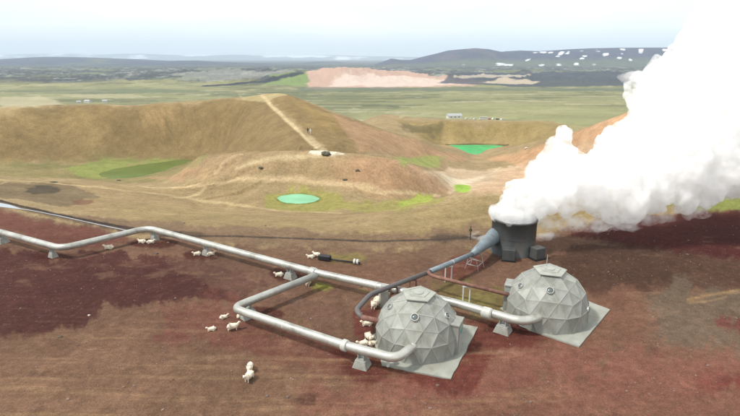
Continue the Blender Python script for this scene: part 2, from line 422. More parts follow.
    p.fill([(95,200),(170,205),(260,215),(330,222),(300,232),(180,226),(110,214)], (158,136,90), 8, 10, .7)
    p.line([(-40,176),(60,184),(130,190),(200,199),(270,209),(340,213)], 4, (194,170,120), 4, 1.5, .9)
    p.line([(95,186),(140,186),(205,183),(245,178),(300,179),(345,184),(385,192),(440,196)], 2.3, (206,178,132), 2, .7, .95)
    p.line([(205,186),(200,192),(170,196)], 3, (200,174,126), 2, .7, .8)
    p.line([(236,168),(262,161),(300,156),(330,153.5)], 2.2, (206,182,136), 2, .6, .9)
    p.line([(215,172),(226,160),(242,153)], 3, (200,170,126), 2, .6, .8)
    p.fill([(262,191),(300,186),(340,192),(348,206),(330,211),(270,207)], (158,152,72), 5, 6, .9)
    p.fill([(340,200),(380,204),(430,197),(440,203),(400,210),(345,208)], (160,152,74), 6, 8, .8)
    p.fill([(398,204),(418,197),(432,197),(425,202)], (170,184,64), 3, 4, .8)
    # hill in front on the right
    p.fill([(330,238),(372,226),(395,213),(440,204.5),(480,196.5),(530,193),(600,191),(760,190),(760,206),(640,214),(560,222),(490,236),(420,240)], (156,134,88), 4, 3, .95)
    p.fill([(440,212),(500,200),(500,216),(440,226)], (142,122,78), 8, 12, .6)
    p.fill([(670,204),(700,188),(760,186),(760,218),(690,214)], (134,142,62), 6, 5, .95)
    p.line([(370,233),(430,226),(500,214)], 3, (176,150,104), 3, 2, .6)
    p.fill([(60,214),(130,220),(200,224),(300,230),(370,232),(490,228),(505,250),(370,252),(200,244),(130,234)], (134,108,82), 8, 9, .85)
    # wet rims round the ponds
    p.spot(298, 198.8, 23.5, 5.9, (112,128,56), 3, 2, .8)
    p.line([(446,144.6),(476,144.2),(508,145)], 1.6, (84,78,52), 1.5, .5, .9)
    # path to the lookout
    p.line([(262,95.5),(272,106),(287,121),(300,132),(316,146),(330,152)], 3.4, (206,182,136), 2, .8, .95)
    p.line([(310,137),(322,148),(334,153)], 6, (200,176,132), 4, 1, .7)
    p.fill([(308,153.2),(315,149.8),(326,149),(338,151),(346,153.6),(328,154.2)], (234,222,196), 2, 1.5, .95)
    p.line([(336,153.5),(370,153),(400,158)], 2.5, (192,160,118), 2, 1, .6)
    # ---- the red plateau
    edge = [(-150,200),(0,208),(60,221),(130,236),(200,243),(300,249),(370,250),(440,247),(500,250),(570,228),(620,214),(760,212),(900,210),(900,430),(-150,430)]
    p.fill(edge, (126,94,72), 6, 5)
    p.fill([(-150,206),(0,212),(30,218),(80,228),(132,240),(90,247),(50,246),(0,228),(-150,215)], (116,68,56), 6, 6, .85)
    p.fill([(0,247),(40,258),(110,252),(160,258),(225,268),(268,286),(240,300),(190,302),(120,308),(50,334),(0,338),(-150,330),(-150,240)], (88,50,44), 4, 8, .95)
    p.fill([(20,285),(110,270),(200,276),(190,292),(90,300),(0,318)], (86,48,42), 12, 14, .6)
    p.fill([(170,262),(230,262),(280,275),(350,320),(330,330),(260,300)], (124,92,74), 10, 10, .6)
    p.fill([(150,310),(200,298),(232,306),(300,332),(390,370),(440,392),(380,398),(280,368),(180,338)], (130,80,66), 12, 12, .7)
    p.spot(172, 338, 20, 9, (140,84,72), 8, 8, .6)
    p.fill([(-150,350),(60,345),(200,352),(330,372),(400,398),(420,430),(-150,430)], (136,104,78), 14, 12, .8)
    p.fill([(300,385),(480,392),(620,352),(760,340),(900,350),(900,430),(300,430)], (140,92,74), 18, 14, .75)
    p.fill([(440,330),(520,345),(600,340),(620,360),(520,385),(450,400),(400,385)], (144,92,76), 10, 10, .7)
    p.fill([(470,322),(500,322),(540,332),(552,340),(500,350),(478,384),(450,396),(405,378),(392,368),(450,370)], (112,56,46), 5, 5, .88)
    p.fill([(330,352),(350,338),(390,358),(396,372),(372,384),(340,372)], (112,56,46), 6, 5, .88)
    p.fill([(352,312),(378,300),(372,350),(352,338)], (116,58,50), 6, 5, .85)
    for q in ((152,243,24,5),(204,255,20,4.5),(290,274,22,6),(262,314,24,8),(55,256,22,5),(505,330,24,5)):
        p.spot(*q, (84,42,34), 3, 2.5, .85)
    p.fill([(200,248),(330,252),(440,248),(490,250),(440,262),(340,262),(220,256)], (138,112,84), 8, 8, .7)
    p.fill([(428,282),(460,276),(508,296),(500,318),(470,312),(436,298)], (126,112,62), 7, 8, .85)
    p.fill([(250,252),(350,262),(420,262),(428,268),(380,282),(300,266)], (132,98,74), 8, 8, .7)
    p.fill([(436,268),(466,254),(492,262),(480,272),(446,280)], (118,62,50), 5, 5, .8)
    p.spot(450, 303, 18, 5, (150,146,62), 6, 7, .7)
    p.spot(482, 300, 10, 5, (140,132,66), 6, 6, .6)
    p.spot(321, 287, 12, 3.4, (150,150,54), 5, 5, .95)
    p.spot(364, 292, 7, 2.5, (150,142,60), 5, 5, .7)
    p.spot(350, 258, 16, 3, (146,136,66), 6, 6, .7)
    p.spot(294, 301, 12, 3, (158,130,112), 8, 6, .7)
    p.fill([(560,248),(610,236),(680,250),(700,268),(640,296),(590,296),(560,275)], (84,60,44), 10, 10, .9)
    p.fill([(540,262),(560,246),(640,242),(760,262),(760,300),(680,292),(600,300)], (88,62,46), 12, 12, .8)
    p.fill([(568,236),(620,216),(760,212),(900,214),(900,268),(760,262),(680,250),(620,242)], (84,34,30), 8, 6, .95)  # dark red soil, with the steam plume's shadow painted into its colour
    p.fill([(640,300),(680,286),(760,292),(800,330),(760,356),(690,352),(650,336)], (118,104,84), 12, 14, .75)
    p.fill([(530,300),(640,290),(660,330),(620,352),(560,350)], (136,96,74), 12, 12, .7)
    p.line([(688,300),(705,296),(728,292),(752,290)], 2.4, (172,140,92), 3, 3, .7)
    p.line([(690,303),(712,301),(726,297)], 1.6, (176,146,98), 2, 2, .6)
    p.fill([(712,318),(760,312),(760,345),(720,336)], (128,62,54), 8, 10, .7)
    p.fill([(690,378),(735,370),(760,380),(760,395),(700,390)], (120,50,46), 8, 8, .7)
    p.fill([(560,360),(700,356),(760,372),(700,384),(560,388)], (150,98,80), 16, 14, .6)
    p.spot(299, 400, 14, 3.5, (92,62,48), 5, 4, .8)
    p.line([(-60,198),(0,202),(22,207.5),(60,216.5),(100,224.5),(140,231.5),(200,235)], 7, (92,74,60), 4, 3, .8)
    p.line([(0,185),(18,177)], 3, (186,160,112), 2, 1, .6)
    # dark ditch across
    p.line([(-60,197),(0,201),(22,206),(60,215),(100,223),(140,230),(180,233)], 2.6, (58,48,46), 2, .8, .95)
    p.line([(160,236),(240,236.5),(300,238.5),(370,241.5),(440,240),(482,236)], 1.8, (70,62,56), 1.6, .6, .9)
    p.spot(456, 238, 28, 3, (78,66,56), 5, 3, .8)
    p.line([(505,248),(470,236),(478,232)], 2.5, (196,188,176), 3, 3, .5)
    # driving tracks, bleached streaks and grit on the plateau
    pm = (1-sstep(50, 62, y))
    s1 = fbm(x/9.5+y/11, y/1.2-x/14, 95, 4, .62); s2 = sstep(.12, .55, s1)*pm*(1-sstep(28, 36, y+6*fbm(x/9, y/9, 96, 3)))*(1-sstep(6, 16, x))
    p.col[:] = p.col*(1-s2[:,None]*.3) + alb((178,146,100))[None]*s2[:,None]*.3
    for kx, ky, sd_, col_, st_, c0 in ((13,.42,201,(182,150,104),.26,.12),(17,.6,202,(104,76,56),.2,.18),(7,.2,203,(196,164,118),.16,.25)):
        yy_ = y + .03*x; w_ = sstep(c0, c0+.35, fbm(x/kx, yy_/ky, sd_, 4, .55))*(1-sstep(29, 40, y+5*fbm(x/9, y/9, 96, 3)))*(1-sstep(-3, 5, x+3*fbm(x/4,y/4,93,2))*.85)
        p.col[:] = p.col*(1-w_[:,None]*st_) + alb(col_)[None]*w_[:,None]*st_
    s6 = fbm(x/.35, y/.35, 204, 3, .6)*pm; p.col *= (1+.16*s6)[:,None]
    s7 = sstep(.5, .62, fbm(x/.22, y/.22, 205, 2, .5))*pm; p.col[:] = p.col*(1-s7[:,None]*.12)+alb((176,150,128))[None]*s7[:,None]*.12
    s4 = fbm(x/6, y/6, 97, 5, .6)*pm
    p.col *= (1+.2*s4)[:,None]
    s5 = sstep(.25, .6, fbm(x/3.5-4, y/1.6, 98, 4, .6))*pm
    p.col[:] = p.col*(1-s5[:,None]*.3) + alb((160,126,96))[None]*s5[:,None]*.3
    mid = sstep(55, 70, y)*(1-far)
    p.col *= (1+mid*(.22*fbm(x/12, y/12, 99, 5, .6)+.09*fbm(x/2.5, y/2.5, 100, 3)))[:,None]
    p.col *= (1+.06*p.n2)[:,None]
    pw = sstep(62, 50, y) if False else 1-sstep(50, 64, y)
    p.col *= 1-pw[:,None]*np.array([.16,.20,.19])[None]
    return np.clip(p.col, 0, 1)

def grid_mesh(name, X, Y, Z, col=None):
    nr, nc = X.shape
    me = bpy.data.meshes.new(name)
    co = np.stack([X, Y, Z], -1).reshape(-1, 3).astype(np.float32)
    i = np.arange(nr-1)[:,None]*nc + np.arange(nc-1)[None]
    q = np.stack([i, i+1, i+nc+1, i+nc], -1).reshape(-1, 4).astype(np.int32)
    me.vertices.add(len(co)); me.vertices.foreach_set('co', co.ravel())
    me.loops.add(q.size); me.loops.foreach_set('vertex_index', q.ravel())
    me.polygons.add(len(q)); me.polygons.foreach_set('loop_start', np.arange(0, q.size, 4, dtype=np.int32))
    me.polygons.foreach_set('use_smooth', np.ones(len(q), bool))
    me.update(calc_edges=True)
    if col is not None:
        at = me.color_attributes.new('soil', 'FLOAT_COLOR', 'POINT')
        at.data.foreach_set('color', np.concatenate([col, np.ones((len(col),1))], 1).astype(np.float32).ravel())
    return me
def soil_material(name, far=False):
    m = bpy.data.materials.new(name); m.use_nodes = True; nt = m.node_tree; N = nt.nodes; L = nt.links
    b = N['Principled BSDF']; b.inputs['Roughness'].default_value = .95; b.inputs['Specular IOR Level'].default_value = .12
    at = N.new('ShaderNodeAttribute'); at.attribute_name = 'soil'
    tc = N.new('ShaderNodeTexCoord')
    out = at.outputs['Color']
    specs = ((.02, .25), (.15, .2)) if far else ((9.0, .36), (1.7, .24), (.3, .16))
    for scl, amt in specs:
        nz = N.new('ShaderNodeTexNoise'); nz.inputs['Scale'].default_value = scl; nz.inputs['Detail'].default_value = 8
        nz.inputs['Roughness'].default_value = .7
        L.new(tc.outputs['Object'], nz.inputs['Vector'])
        r = N.new('ShaderNodeMapRange'); r.inputs['From Min'].default_value = .32; r.inputs['From Max'].default_value = .68
        r.inputs['To Min'].default_value = 1-amt; r.inputs['To Max'].default_value = 1+amt
        L.new(nz.outputs['Fac'], r.inputs['Value'])
        s = N.new('ShaderNodeVectorMath'); s.operation = 'SCALE'
        L.new(out, s.inputs[0]); L.new(r.outputs[0], s.inputs['Scale']); out = s.outputs[0]
    L.new(out, b.inputs['Base Color'])
    if not far:
        bp = N.new('ShaderNodeBump'); bp.inputs['Strength'].default_value = .7; bp.inputs['Distance'].default_value = .15
        n2 = N.new('ShaderNodeTexNoise'); n2.inputs['Scale'].default_value = 2.2; n2.inputs['Detail'].default_value = 9
        n2.inputs['Roughness'].default_value = .7
        L.new(tc.outputs['Object'], n2.inputs['Vector']); L.new(n2.outputs['Fac'], bp.inputs['Height'])
        L.new(bp.outputs[0], b.inputs['Normal'])
    return m
def build_ground():
    yv = np.concatenate([np.linspace(-28, 23.5, 22), np.exp(np.linspace(math.log(24), math.log(90), 330)),
                         np.exp(np.linspace(math.log(90.5), math.log(345), 420)), np.exp(np.linspace(math.log(347), math.log(1000), 70)),
                         np.exp(np.linspace(math.log(1010), math.log(6000), 150)), np.exp(np.linspace(math.log(6200), math.log(60000), 30))])
    s = np.concatenate([np.linspace(-1.7, -.84, 40)[:-1], np.linspace(-.84, .84, 880), np.linspace(.84, 1.7, 40)[1:]])
    Y = np.repeat(yv[:,None], len(s), 1); X = s[None]*(Y+30)*(1-.35*(1-sstep(20,140,Y)))
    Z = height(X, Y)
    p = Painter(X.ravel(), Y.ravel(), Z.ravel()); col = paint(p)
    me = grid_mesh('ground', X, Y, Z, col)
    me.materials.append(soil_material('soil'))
    o = bpy.data.objects.new('ground', me); C.objects.link(o); tag(o, kind='structure')
build_ground()

# ------------------------------------------------------------------ water
def water_mat(name, c, rough=.25, var=.06):
    m = mat(name, lin(c)/GAIN, .16, 0, .2, .10, spec=.35); N = m.node_tree.nodes; L = m.node_tree.links
    tc = N.new('ShaderNodeTexCoord'); nz = N.new('ShaderNodeTexNoise'); nz.inputs['Scale'].default_value = 1.4; nz.inputs['Detail'].default_value = 4
    bp = N.new('ShaderNodeBump'); bp.inputs['Strength'].default_value = .35; bp.inputs['Distance'].default_value = .08
    L.new(tc.outputs['Object'], nz.inputs['Vector']); L.new(nz.outputs['Fac'], bp.inputs['Height']); L.new(bp.outputs[0], N['Principled BSDF'].inputs['Normal']); return m
def pond(k, m, label):
    loop, zp, fall = PONDS[k]; c = sum(loop, Vector())/len(loop); bm = bmesh.new()
    bm.faces.new([bm.verts.new(c+(q-c)*1.03) for q in loop])
    o = link_mesh('pond_water', bm, m); tag(o, label, kind='structure'); return o
pond(0, water_mat('turquoise_water', (142,216,176)), 'small round milky turquoise pond below the mound')
pond(1, water_mat('green_water', (98,124,60), .3), 'dull green pond on the floor of the big crater')
pond(2, water_mat('emerald_water', (10,200,124)), 'bright emerald crater lake seen between two slopes')
def stream():
    bm = bmesh.new()
    L = [(-40,201.5),(0,203.2),(10,205),(20,208.2),(40,212),(60,216),(85,221.5),(110,227),(132,231.5)]
    R = [(-40,204.5),(0,207),(12,208.2),(22,209.2),(40,212.5),(60,216.6),(85,222.1),(110,227.7),(132,231.9)]
    a = []; b = []
    for l, r in zip(L, R):
        pl = GP(*l); pr = GP(*r); zz = max(pl.z, pr.z)+.03
        a.append(bm.verts.new((pl.x, pl.y, zz))); b.append(bm.verts.new((pr.x, pr.y, zz)))
    for i in range(len(a)-1): bm.faces.new((a[i], a[i+1], b[i+1], b[i]))
    o = link_mesh('stream_water', bm, mat('stream_water', (.32,.36,.40), .2, 0, .1, .4, spec=.6)); tag(o, 'narrow pale stream beside the dark ditch', kind='structure')
stream()

# ------------------------------------------------------------------ mountains
def ridge(name, y0, depth, prof, base, colf, nx=640, ny=150, rough=.25, seed=1, plateau=.35, label=None, front=.6):
    """a long hill; prof gives the skyline (px, v) seen from the viewpoint, at distance y0"""
    px = np.linspace(prof[0][0], prof[-1][0], nx)
    vt = np.interp(px, [p[0] for p in prof], [p[1] for p in prof])
    top = np.array([H - y0*T(v) for v in vt])
    a = np.array([A(p, v) for p, v in zip(px, vt)])
    t = np.linspace(-front, 1, ny)
    X = np.repeat((a*y0)[None], ny, 0); Y = y0 + t[:,None]*depth + 0*X
    sh = np.where(t < 0, 1-sstep(0, 1, (-t-plateau*0)/front), 1-sstep(plateau, 1, t))
    Zt = top[None] - base
    n = fbm(X/(depth*.5), Y/(depth*.5), seed, 6, .55); g = np.abs(fbm(X/(depth*.22), Y/(depth*.9), seed+5, 4, .55))
    mask = (sh*(1-sh)*4)[:,None]
    Z = base + Zt*sh[:,None]*(1+0*n) + np.clip(Zt, 0, None)*(n*rough-g*rough*1.3)*mask
    col = colf(X, Y, Z, (Z-base)/np.maximum(Zt, 1), px, sh[:,None]+0*X)
    me = grid_mesh(name, X, Y, Z, np.clip(col.reshape(-1, 3), 0, 1))
    me.materials.append(bpy.data.materials.get('mountain_soil') or soil_material('mountain_soil', True))
    o = bpy.data.objects.new(name, me); C.objects.link(o); tag(o, label, kind='structure'); return o
def mixc(a, b, w): return a*(1-w[...,None]) + b*w[...,None]
def col_left(X, Y, Z, hh, px, sh):
    n = fbm(X/500, Y/500, 3, 5, .6); c = np.zeros(X.shape+(3,)) + alb((68,72,98))  # base tone carries the blue of the air in front, painted on
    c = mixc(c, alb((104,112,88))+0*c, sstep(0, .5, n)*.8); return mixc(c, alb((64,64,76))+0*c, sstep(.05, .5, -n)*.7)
def col_big(X, Y, Z, hh, px, sh):
    n = fbm(X/420, Y/420, 6, 5, .6); c = np.zeros(X.shape+(3,)) + alb((66,70,98))  # aerial haze blue is mixed into the rock colour here
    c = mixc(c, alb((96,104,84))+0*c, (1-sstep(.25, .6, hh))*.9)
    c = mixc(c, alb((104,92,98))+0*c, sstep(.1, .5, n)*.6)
    pxx = px[None]+0*X
    # late snow lying in hollows and gullies below the rim
    m = np.zeros(X.shape)
    for (sx, s0, s1, wx) in ((531,.84,.92,4),(538,.86,.94,5),(545,.84,.92,3),(551,.62,.90,2.5),(559,.78,.9,1.8),(566,.45,.62,2.5),(575,.88,.95,3),(590,.82,.93,3),(589,.58,.70,3),(597,.42,.5,2.5),(613,.66,.93,3.2),(605,.3,.4,3),
                             (487,.10,.2,7),(493,.08,.15,5),(452,.10,.16,3),(519,.06,.14,3),(515,.3,.45,2),(551,.12,.22,3),(630,.7,.9,3),(655,.8,.9,4),(664,.5,.75,2.5),(536,.1,.18,3),(566,.1,.17,3)):
        w = np.exp(-((pxx-sx-(hh-(s0+s1)/2)*34)/wx)**4)*sstep(s0-.05, s0, hh)*(1-sstep(s1, s1+.05, hh))*(sh < .999)
        m = np.maximum(m, w)
    m = sstep(.62, .9, m*.9+.75*fbm(X/110+hh*2, hh*7, 44, 4, .65))*(m > .15)*(Y < 6500)
    return mixc(c, np.array([.62,.64,.67])+0*c, m)
def col_far(X, Y, Z, hh, px, sh):
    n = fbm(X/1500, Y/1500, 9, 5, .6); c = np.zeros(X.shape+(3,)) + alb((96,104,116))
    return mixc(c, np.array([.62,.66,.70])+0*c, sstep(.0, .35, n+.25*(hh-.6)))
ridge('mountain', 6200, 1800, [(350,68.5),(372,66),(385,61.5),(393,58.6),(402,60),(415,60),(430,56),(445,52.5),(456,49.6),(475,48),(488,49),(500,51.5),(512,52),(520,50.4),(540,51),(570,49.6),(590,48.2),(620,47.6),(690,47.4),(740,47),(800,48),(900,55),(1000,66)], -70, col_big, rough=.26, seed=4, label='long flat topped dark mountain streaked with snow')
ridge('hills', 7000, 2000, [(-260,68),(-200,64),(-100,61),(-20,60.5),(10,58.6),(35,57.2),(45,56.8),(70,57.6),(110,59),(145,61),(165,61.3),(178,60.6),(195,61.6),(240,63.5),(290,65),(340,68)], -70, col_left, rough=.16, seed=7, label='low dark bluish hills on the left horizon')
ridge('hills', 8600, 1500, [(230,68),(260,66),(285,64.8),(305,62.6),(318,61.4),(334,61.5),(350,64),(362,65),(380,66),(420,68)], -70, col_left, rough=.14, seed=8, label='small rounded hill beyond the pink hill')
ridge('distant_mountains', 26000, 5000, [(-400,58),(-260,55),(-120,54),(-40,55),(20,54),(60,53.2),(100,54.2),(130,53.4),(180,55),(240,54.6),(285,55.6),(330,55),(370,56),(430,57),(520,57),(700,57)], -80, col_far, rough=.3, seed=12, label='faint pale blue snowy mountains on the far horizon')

# ------------------------------------------------------------------ domes
def geodesic(nu=3):
    ph = (1+5**.5)/2
    V = [Vector(v).normalized() for v in ((-1,ph,0),(1,ph,0),(-1,-ph,0),(1,-ph,0),(0,-1,ph),(0,1,ph),(0,-1,-ph),(0,1,-ph),(ph,0,-1),(ph,0,1),(-ph,0,-1),(-ph,0,1))]
    Fc = ((0,11,5),(0,5,1),(0,1,7),(0,7,10),(0,10,11),(1,5,9),(5,11,4),(11,10,2),(10,7,6),(7,1,8),(3,9,4),(3,4,2),(3,2,6),(3,6,8),(3,8,9),(4,9,5),(2,4,11),(6,2,10),(8,6,7),(9,8,1))
    q = V[0].rotation_difference(Vector((0,0,1))); V = [q@v for v in V]
    # put a face centre of the upper cap at azimuth -90 degrees (towards -y)
    fc = (V[0]+V[11]+V[5]); az = math.atan2(fc.y, fc.x); R = Matrix.Rotation(-math.pi/2-az, 3, 'Z'); V = [R@v for v in V]
    verts = {}; faces = []
    def key(v): return (round(v.x,4), round(v.y,4), round(v.z,4))
    def vid(v):
        v = v.normalized(); k = key(v)
        if k not in verts: verts[k] = (len(verts), v)
        return verts[k][0]
    for a, b, c in Fc:
        g = {}
        for i in range(nu+1):
            for j in range(nu+1-i):
                k = nu-i-j; g[i,j] = vid((V[a]*i+V[b]*j+V[c]*k)/nu)
        for i in range(nu):
            for j in range(nu-i):
                faces.append((g[i,j], g[i+1,j], g[i,j+1]))
                if i+j < nu-1: faces.append((g[i+1,j], g[i+1,j+1], g[i,j+1]))
    vl = [None]*len(verts)
    for i, v in verts.values(): vl[i] = v
    return vl, faces
def lathe(bm, prof, seg=32, M=None):
    rings = []
    for r, z in prof:
        rings.append([bm.verts.new((M or Matrix.Identity(4))@Vector((r*math.cos(2*math.pi*k/seg), r*math.sin(2*math.pi*k/seg), z))) for k in range(seg)])
    for a, b in zip(rings, rings[1:]):
        for k in range(seg): bm.faces.new((a[k], a[(k+1)%seg], b[(k+1)%seg], b[k]))
    bm.faces.new(rings[0][::-1]); bm.faces.new(rings[-1])
DOMEPARTS = {}
def make_dome(loc, R, rz, porch_az, label, windows, sign, antenna):
    root = empty('geodesic_dome', loc, rz); tag(root, label, 'dome', 'geodesic well domes')
    h0 = .24
    vl, faces = geodesic(3)
    pos = []
    for v in vl:
        z = v.z
        if -.45 < z < -.12: # lowest kept ring stands on the pad
            w = Vector((v.x, v.y, 0)).normalized()*math.sqrt(1-.22**2); pos.append(Vector((w.x*R, w.y*R, 0)))
        else: pos.append(v*R+Vector((0,0,h0*R)))
    keep = [f for f in faces if all(vl[i].z > -.45 for i in f) and not all(vl[i].z < -.12 for i in f)]
    cap_i = max(range(len(vl)), key=lambda i: vl[i].z)
    bm = bmesh.new(); rnd = random.Random(int(R*1000))
    cl = bm.loops.layers.float_color.new('soil')
    for f in keep:
        p = [pos[i] for i in f]; c = (p[0]+p[1]+p[2])/3
        nrm = (p[1]-p[0]).cross(p[2]-p[0]).normalized()
        if nrm.dot(c-Vector((0,0,h0*R))) < 0: p = [p[0], p[2], p[1]]; nrm = -nrm
        mid = c - nrm*R*.011
        # dished panel: outer triangle -> inner triangle -> centre
        inner = [c+(q-c)*.80-nrm*R*.004 for q in p]
        o_ = [bm.verts.new(q) for q in p]; i_ = [bm.verts.new(q) for q in inner]; m_ = bm.verts.new(mid)
        shade = rnd.choice((1,.97,.92,1.08,.86,1.03,1.2))
        fs = []
        for k in range(3):
            fs.append(bm.faces.new((o_[k], o_[(k+1)%3], i_[(k+1)%3], i_[k])))
            fs.append(bm.faces.new((i_[k], i_[(k+1)%3], m_)))
        for ff in fs:
            for lp in ff.loops: lp[cl] = (shade, shade, shade, 1)
    link_mesh('panel_shell', bm, M_dome, root)
    # raised ribs on the panel edges
    bm = bmesh.new(); done = set()
    for f in keep:
        for i, j in ((f[0],f[1]),(f[1],f[2]),(f[2],f[0])):
            e = (min(i,j), max(i,j))
            if e in done: continue
            done.add(e)
            a, b = pos[i], pos[j]
            if a.z < .01 and b.z < .01: continue
            d = (b-a); ln = d.length; d.normalize(); out = ((a+b)/2-Vector((0,0,h0*R))).normalized()
            s = d.cross(out).normalized(); u = s.cross(d)
            Rm = Matrix((d, s, u)).transposed()
            strong = rnd.random() < .26
            box(bm, (a+b)/2+u*.008, (ln*.98, .05 if strong else .022, .024 if strong else .010), rot=Rm)
    link_mesh('rib', bm, M_rib, root)
    # pentagonal cap plate
    ring = sorted([pos[i] for f in faces if cap_i in f for i in f if i != cap_i], key=lambda v: math.atan2(v.y, v.x))
    uniq = []
    for v in ring:
        if not any((v-u).length < .01 for u in uniq): uniq.append(v)
    zc = uniq[0].z
    bm = bmesh.new()
    lo = [bm.verts.new((v.x*1.22, v.y*1.22, zc+.10)) for v in uniq]; hi = [bm.verts.new((v.x*1.20, v.y*1.20, zc+.16)) for v in uniq]
    top = [bm.verts.new((v.x*.74, v.y*.74, zc+.24)) for v in uniq]
    n = len(uniq)
    bm.faces.new(lo[::-1]); bm.faces.new(top)
    for k in range(n):
        bm.faces.new((lo[k], lo[(k+1)%n], hi[(k+1)%n], hi[k])); bm.faces.new((hi[k], hi[(k+1)%n], top[(k+1)%n], top[k]))
    cap = link_mesh('cap_plate', bm, M_plate, root)
    bm = bmesh.new()
    for k in range(n):
        a = uniq[k]*1.0; b = uniq[(k+1)%n]*1.0
        tube(bm, [(a.x*.76, a.y*.76, zc+.25), (b.x*.76, b.y*.76, zc+.25)], .02, 6)
    lathe(bm, [(.0001,zc+.22),(.34,zc+.22),(.34,zc+.28),(.28,zc+.30),(.0001,zc+.30)], 24)
    link_mesh('hatch', bm, M_rib, cap)
    if antenna:
        bm = bmesh.new(); tube(bm, [(-.3,.1,zc+.36),(-.3,.1,zc+1.35)], .03, 6); link_mesh('antenna', bm, M_post, root)
    # portholes
    for wi, (az, el) in enumerate(windows):
        ks = .86 if wi == 0 else .68
        d = Vector((math.cos(el)*math.cos(az), math.cos(el)*math.sin(az), math.sin(el)))
        Mx = Matrix.Translation(Vector((0,0,h0*R))+d*R*.955) @ d.to_track_quat('Z','Y').to_matrix().to_4x4() @ Matrix.Diagonal((ks, ks, 1, 1))
        bm = bmesh.new(); lathe(bm, [(.34,0),(.34,.17),(.31,.21),(.26,.21),(.25,.12),(.0001,.12)], 28, Mx)
        pw = link_mesh('porthole', bm, M_frame, root, False)
        bm = bmesh.new(); bmesh.ops.create_uvsphere(bm, u_segments=24, v_segments=12, radius=.25, matrix=Mx@Matrix.Translation((0,0,.12))@Matrix.Diagonal((1,1,.4,1)))
        link_mesh('glass', bm, M_glass, pw, True)
    # door porch
    d = Vector((math.cos(porch_az), math.sin(porch_az), 0)); s = Vector((-d.y, d.x, 0))
    Rm = Matrix((d, s, Vector((0,0,1)))).transposed()
    bm = bmesh.new(); box(bm, d*R*.86+Vector((0,0,1.12)), (R*.3, 1.25, 2.24), rot=Rm); 
    box(bm, d*R*.86+Vector((0,0,2.28)), (R*.3+.12, 1.4, .08), rot=Rm)
    po = link_mesh('porch', bm, M_panel, root)
    bm = bmesh.new(); box(bm, d*(R*1.01+.03)+Vector((0,0,1.02)), (.05, .92, 2.0), rot=Rm); dr = link_mesh('door', bm, M_rib, po)
    bm = bmesh.new(); box(bm, d*(R*1.01+.08)+s*.36+Vector((0,0,1.0)), (.06, .14, .04), rot=Rm); link_mesh('handle', bm, M_black, dr) if False else bm.free()
    if sign:
        bm = bmesh.new(); box(bm, d*(R*1.01+.07)+Vector((0,0,1.62)), (.03, .42, .34), rot=Rm); link_mesh('sign_board', bm, M_teal, root)
    return root
def dome_material():
    m = M_panel.copy(); m.name = 'dome_shell'; nt = m.node_tree; N = nt.nodes; L = nt.links; b = N['Principled BSDF']
    src = b.inputs['Base Color'].links[0].from_socket
    at = N.new('ShaderNodeAttribute'); at.attribute_name = 'soil'
    mu = N.new('ShaderNodeVectorMath'); mu.operation = 'MULTIPLY'
    L.new(src, mu.inputs[0]); L.new(at.outputs['Color'], mu.inputs[1]); L.new(mu.outputs[0], b.inputs['Base Color'])
    return m
M_dome = dome_material()
M_frame = mat('porthole_rim', (.40,.41,.38), .4, .3, .1, 4)
def az_to_cam(loc): return math.atan2(-loc.y, -loc.x)
D1 = P(417.5, 333, .75); D1.z = .1; R1 = 3.12
D2 = P(546, 307.5, .75); D2.z = .1; R2 = 3.22
r1 = az_to_cam(D1)+math.pi/2-math.radians(6); r2 = az_to_cam(D2)+math.pi/2+math.radians(4)
q = math.radians
FC = math.radians(-90)
dome1 = make_dome(D1, R1, r1, FC+q(78), 'geodesic dome nearest the viewer, teal sign by its door', [(FC, q(48)), (FC+q(66), q(42)), (FC-q(66), q(47))], True, False)
dome2 = make_dome(D2, R2, r2, FC-q(96), 'geodesic dome farther right, thin antenna on its cap', [(FC, q(48)), (FC-q(60), q(40)), (FC+q(72), q(12))], False, True)

def pad(poly, label, z=.1, jit=.05):
    bm = bmesh.new(); lo = []; hi = []
    # subdivided, slightly chipped outline
    pts = []
    P3 = [P(px, v, z) for px, v in poly]
    for i in range(len(P3)):
        a, b = P3[i], P3[(i+1)%len(P3)]
        for k in range(10):
            t = k/10; q_ = a.lerp(b, t)
            if k: q_ += Vector((random.uniform(-1,1)*jit, random.uniform(-1,1)*jit, 0))
            pts.append(q_)
    for q_ in pts:
        lo.append(bm.verts.new((q_.x, q_.y, -.25))); hi.append(bm.verts.new(q_))
    n = len(pts)
    bm.faces.new(hi); bm.faces.new(lo[::-1])
    for k in range(n): bm.faces.new((lo[k], lo[(k+1)%n], hi[(k+1)%n], hi[k]))
    o = link_mesh('concrete_pad', bm, M_pad); tag(o, label, 'concrete slab', 'slabs under the domes')
pad([(451,378.5),(382,365),(372,335),(400,318),(440,320),(478,327)], 'grey concrete slab with ragged edge under the nearest dome')
pad([(579,346.5),(528,329),(500,308),(540,290),(575,296),(610,309.5)], 'square grey concrete slab under the dome with the antenna', jit=.012)

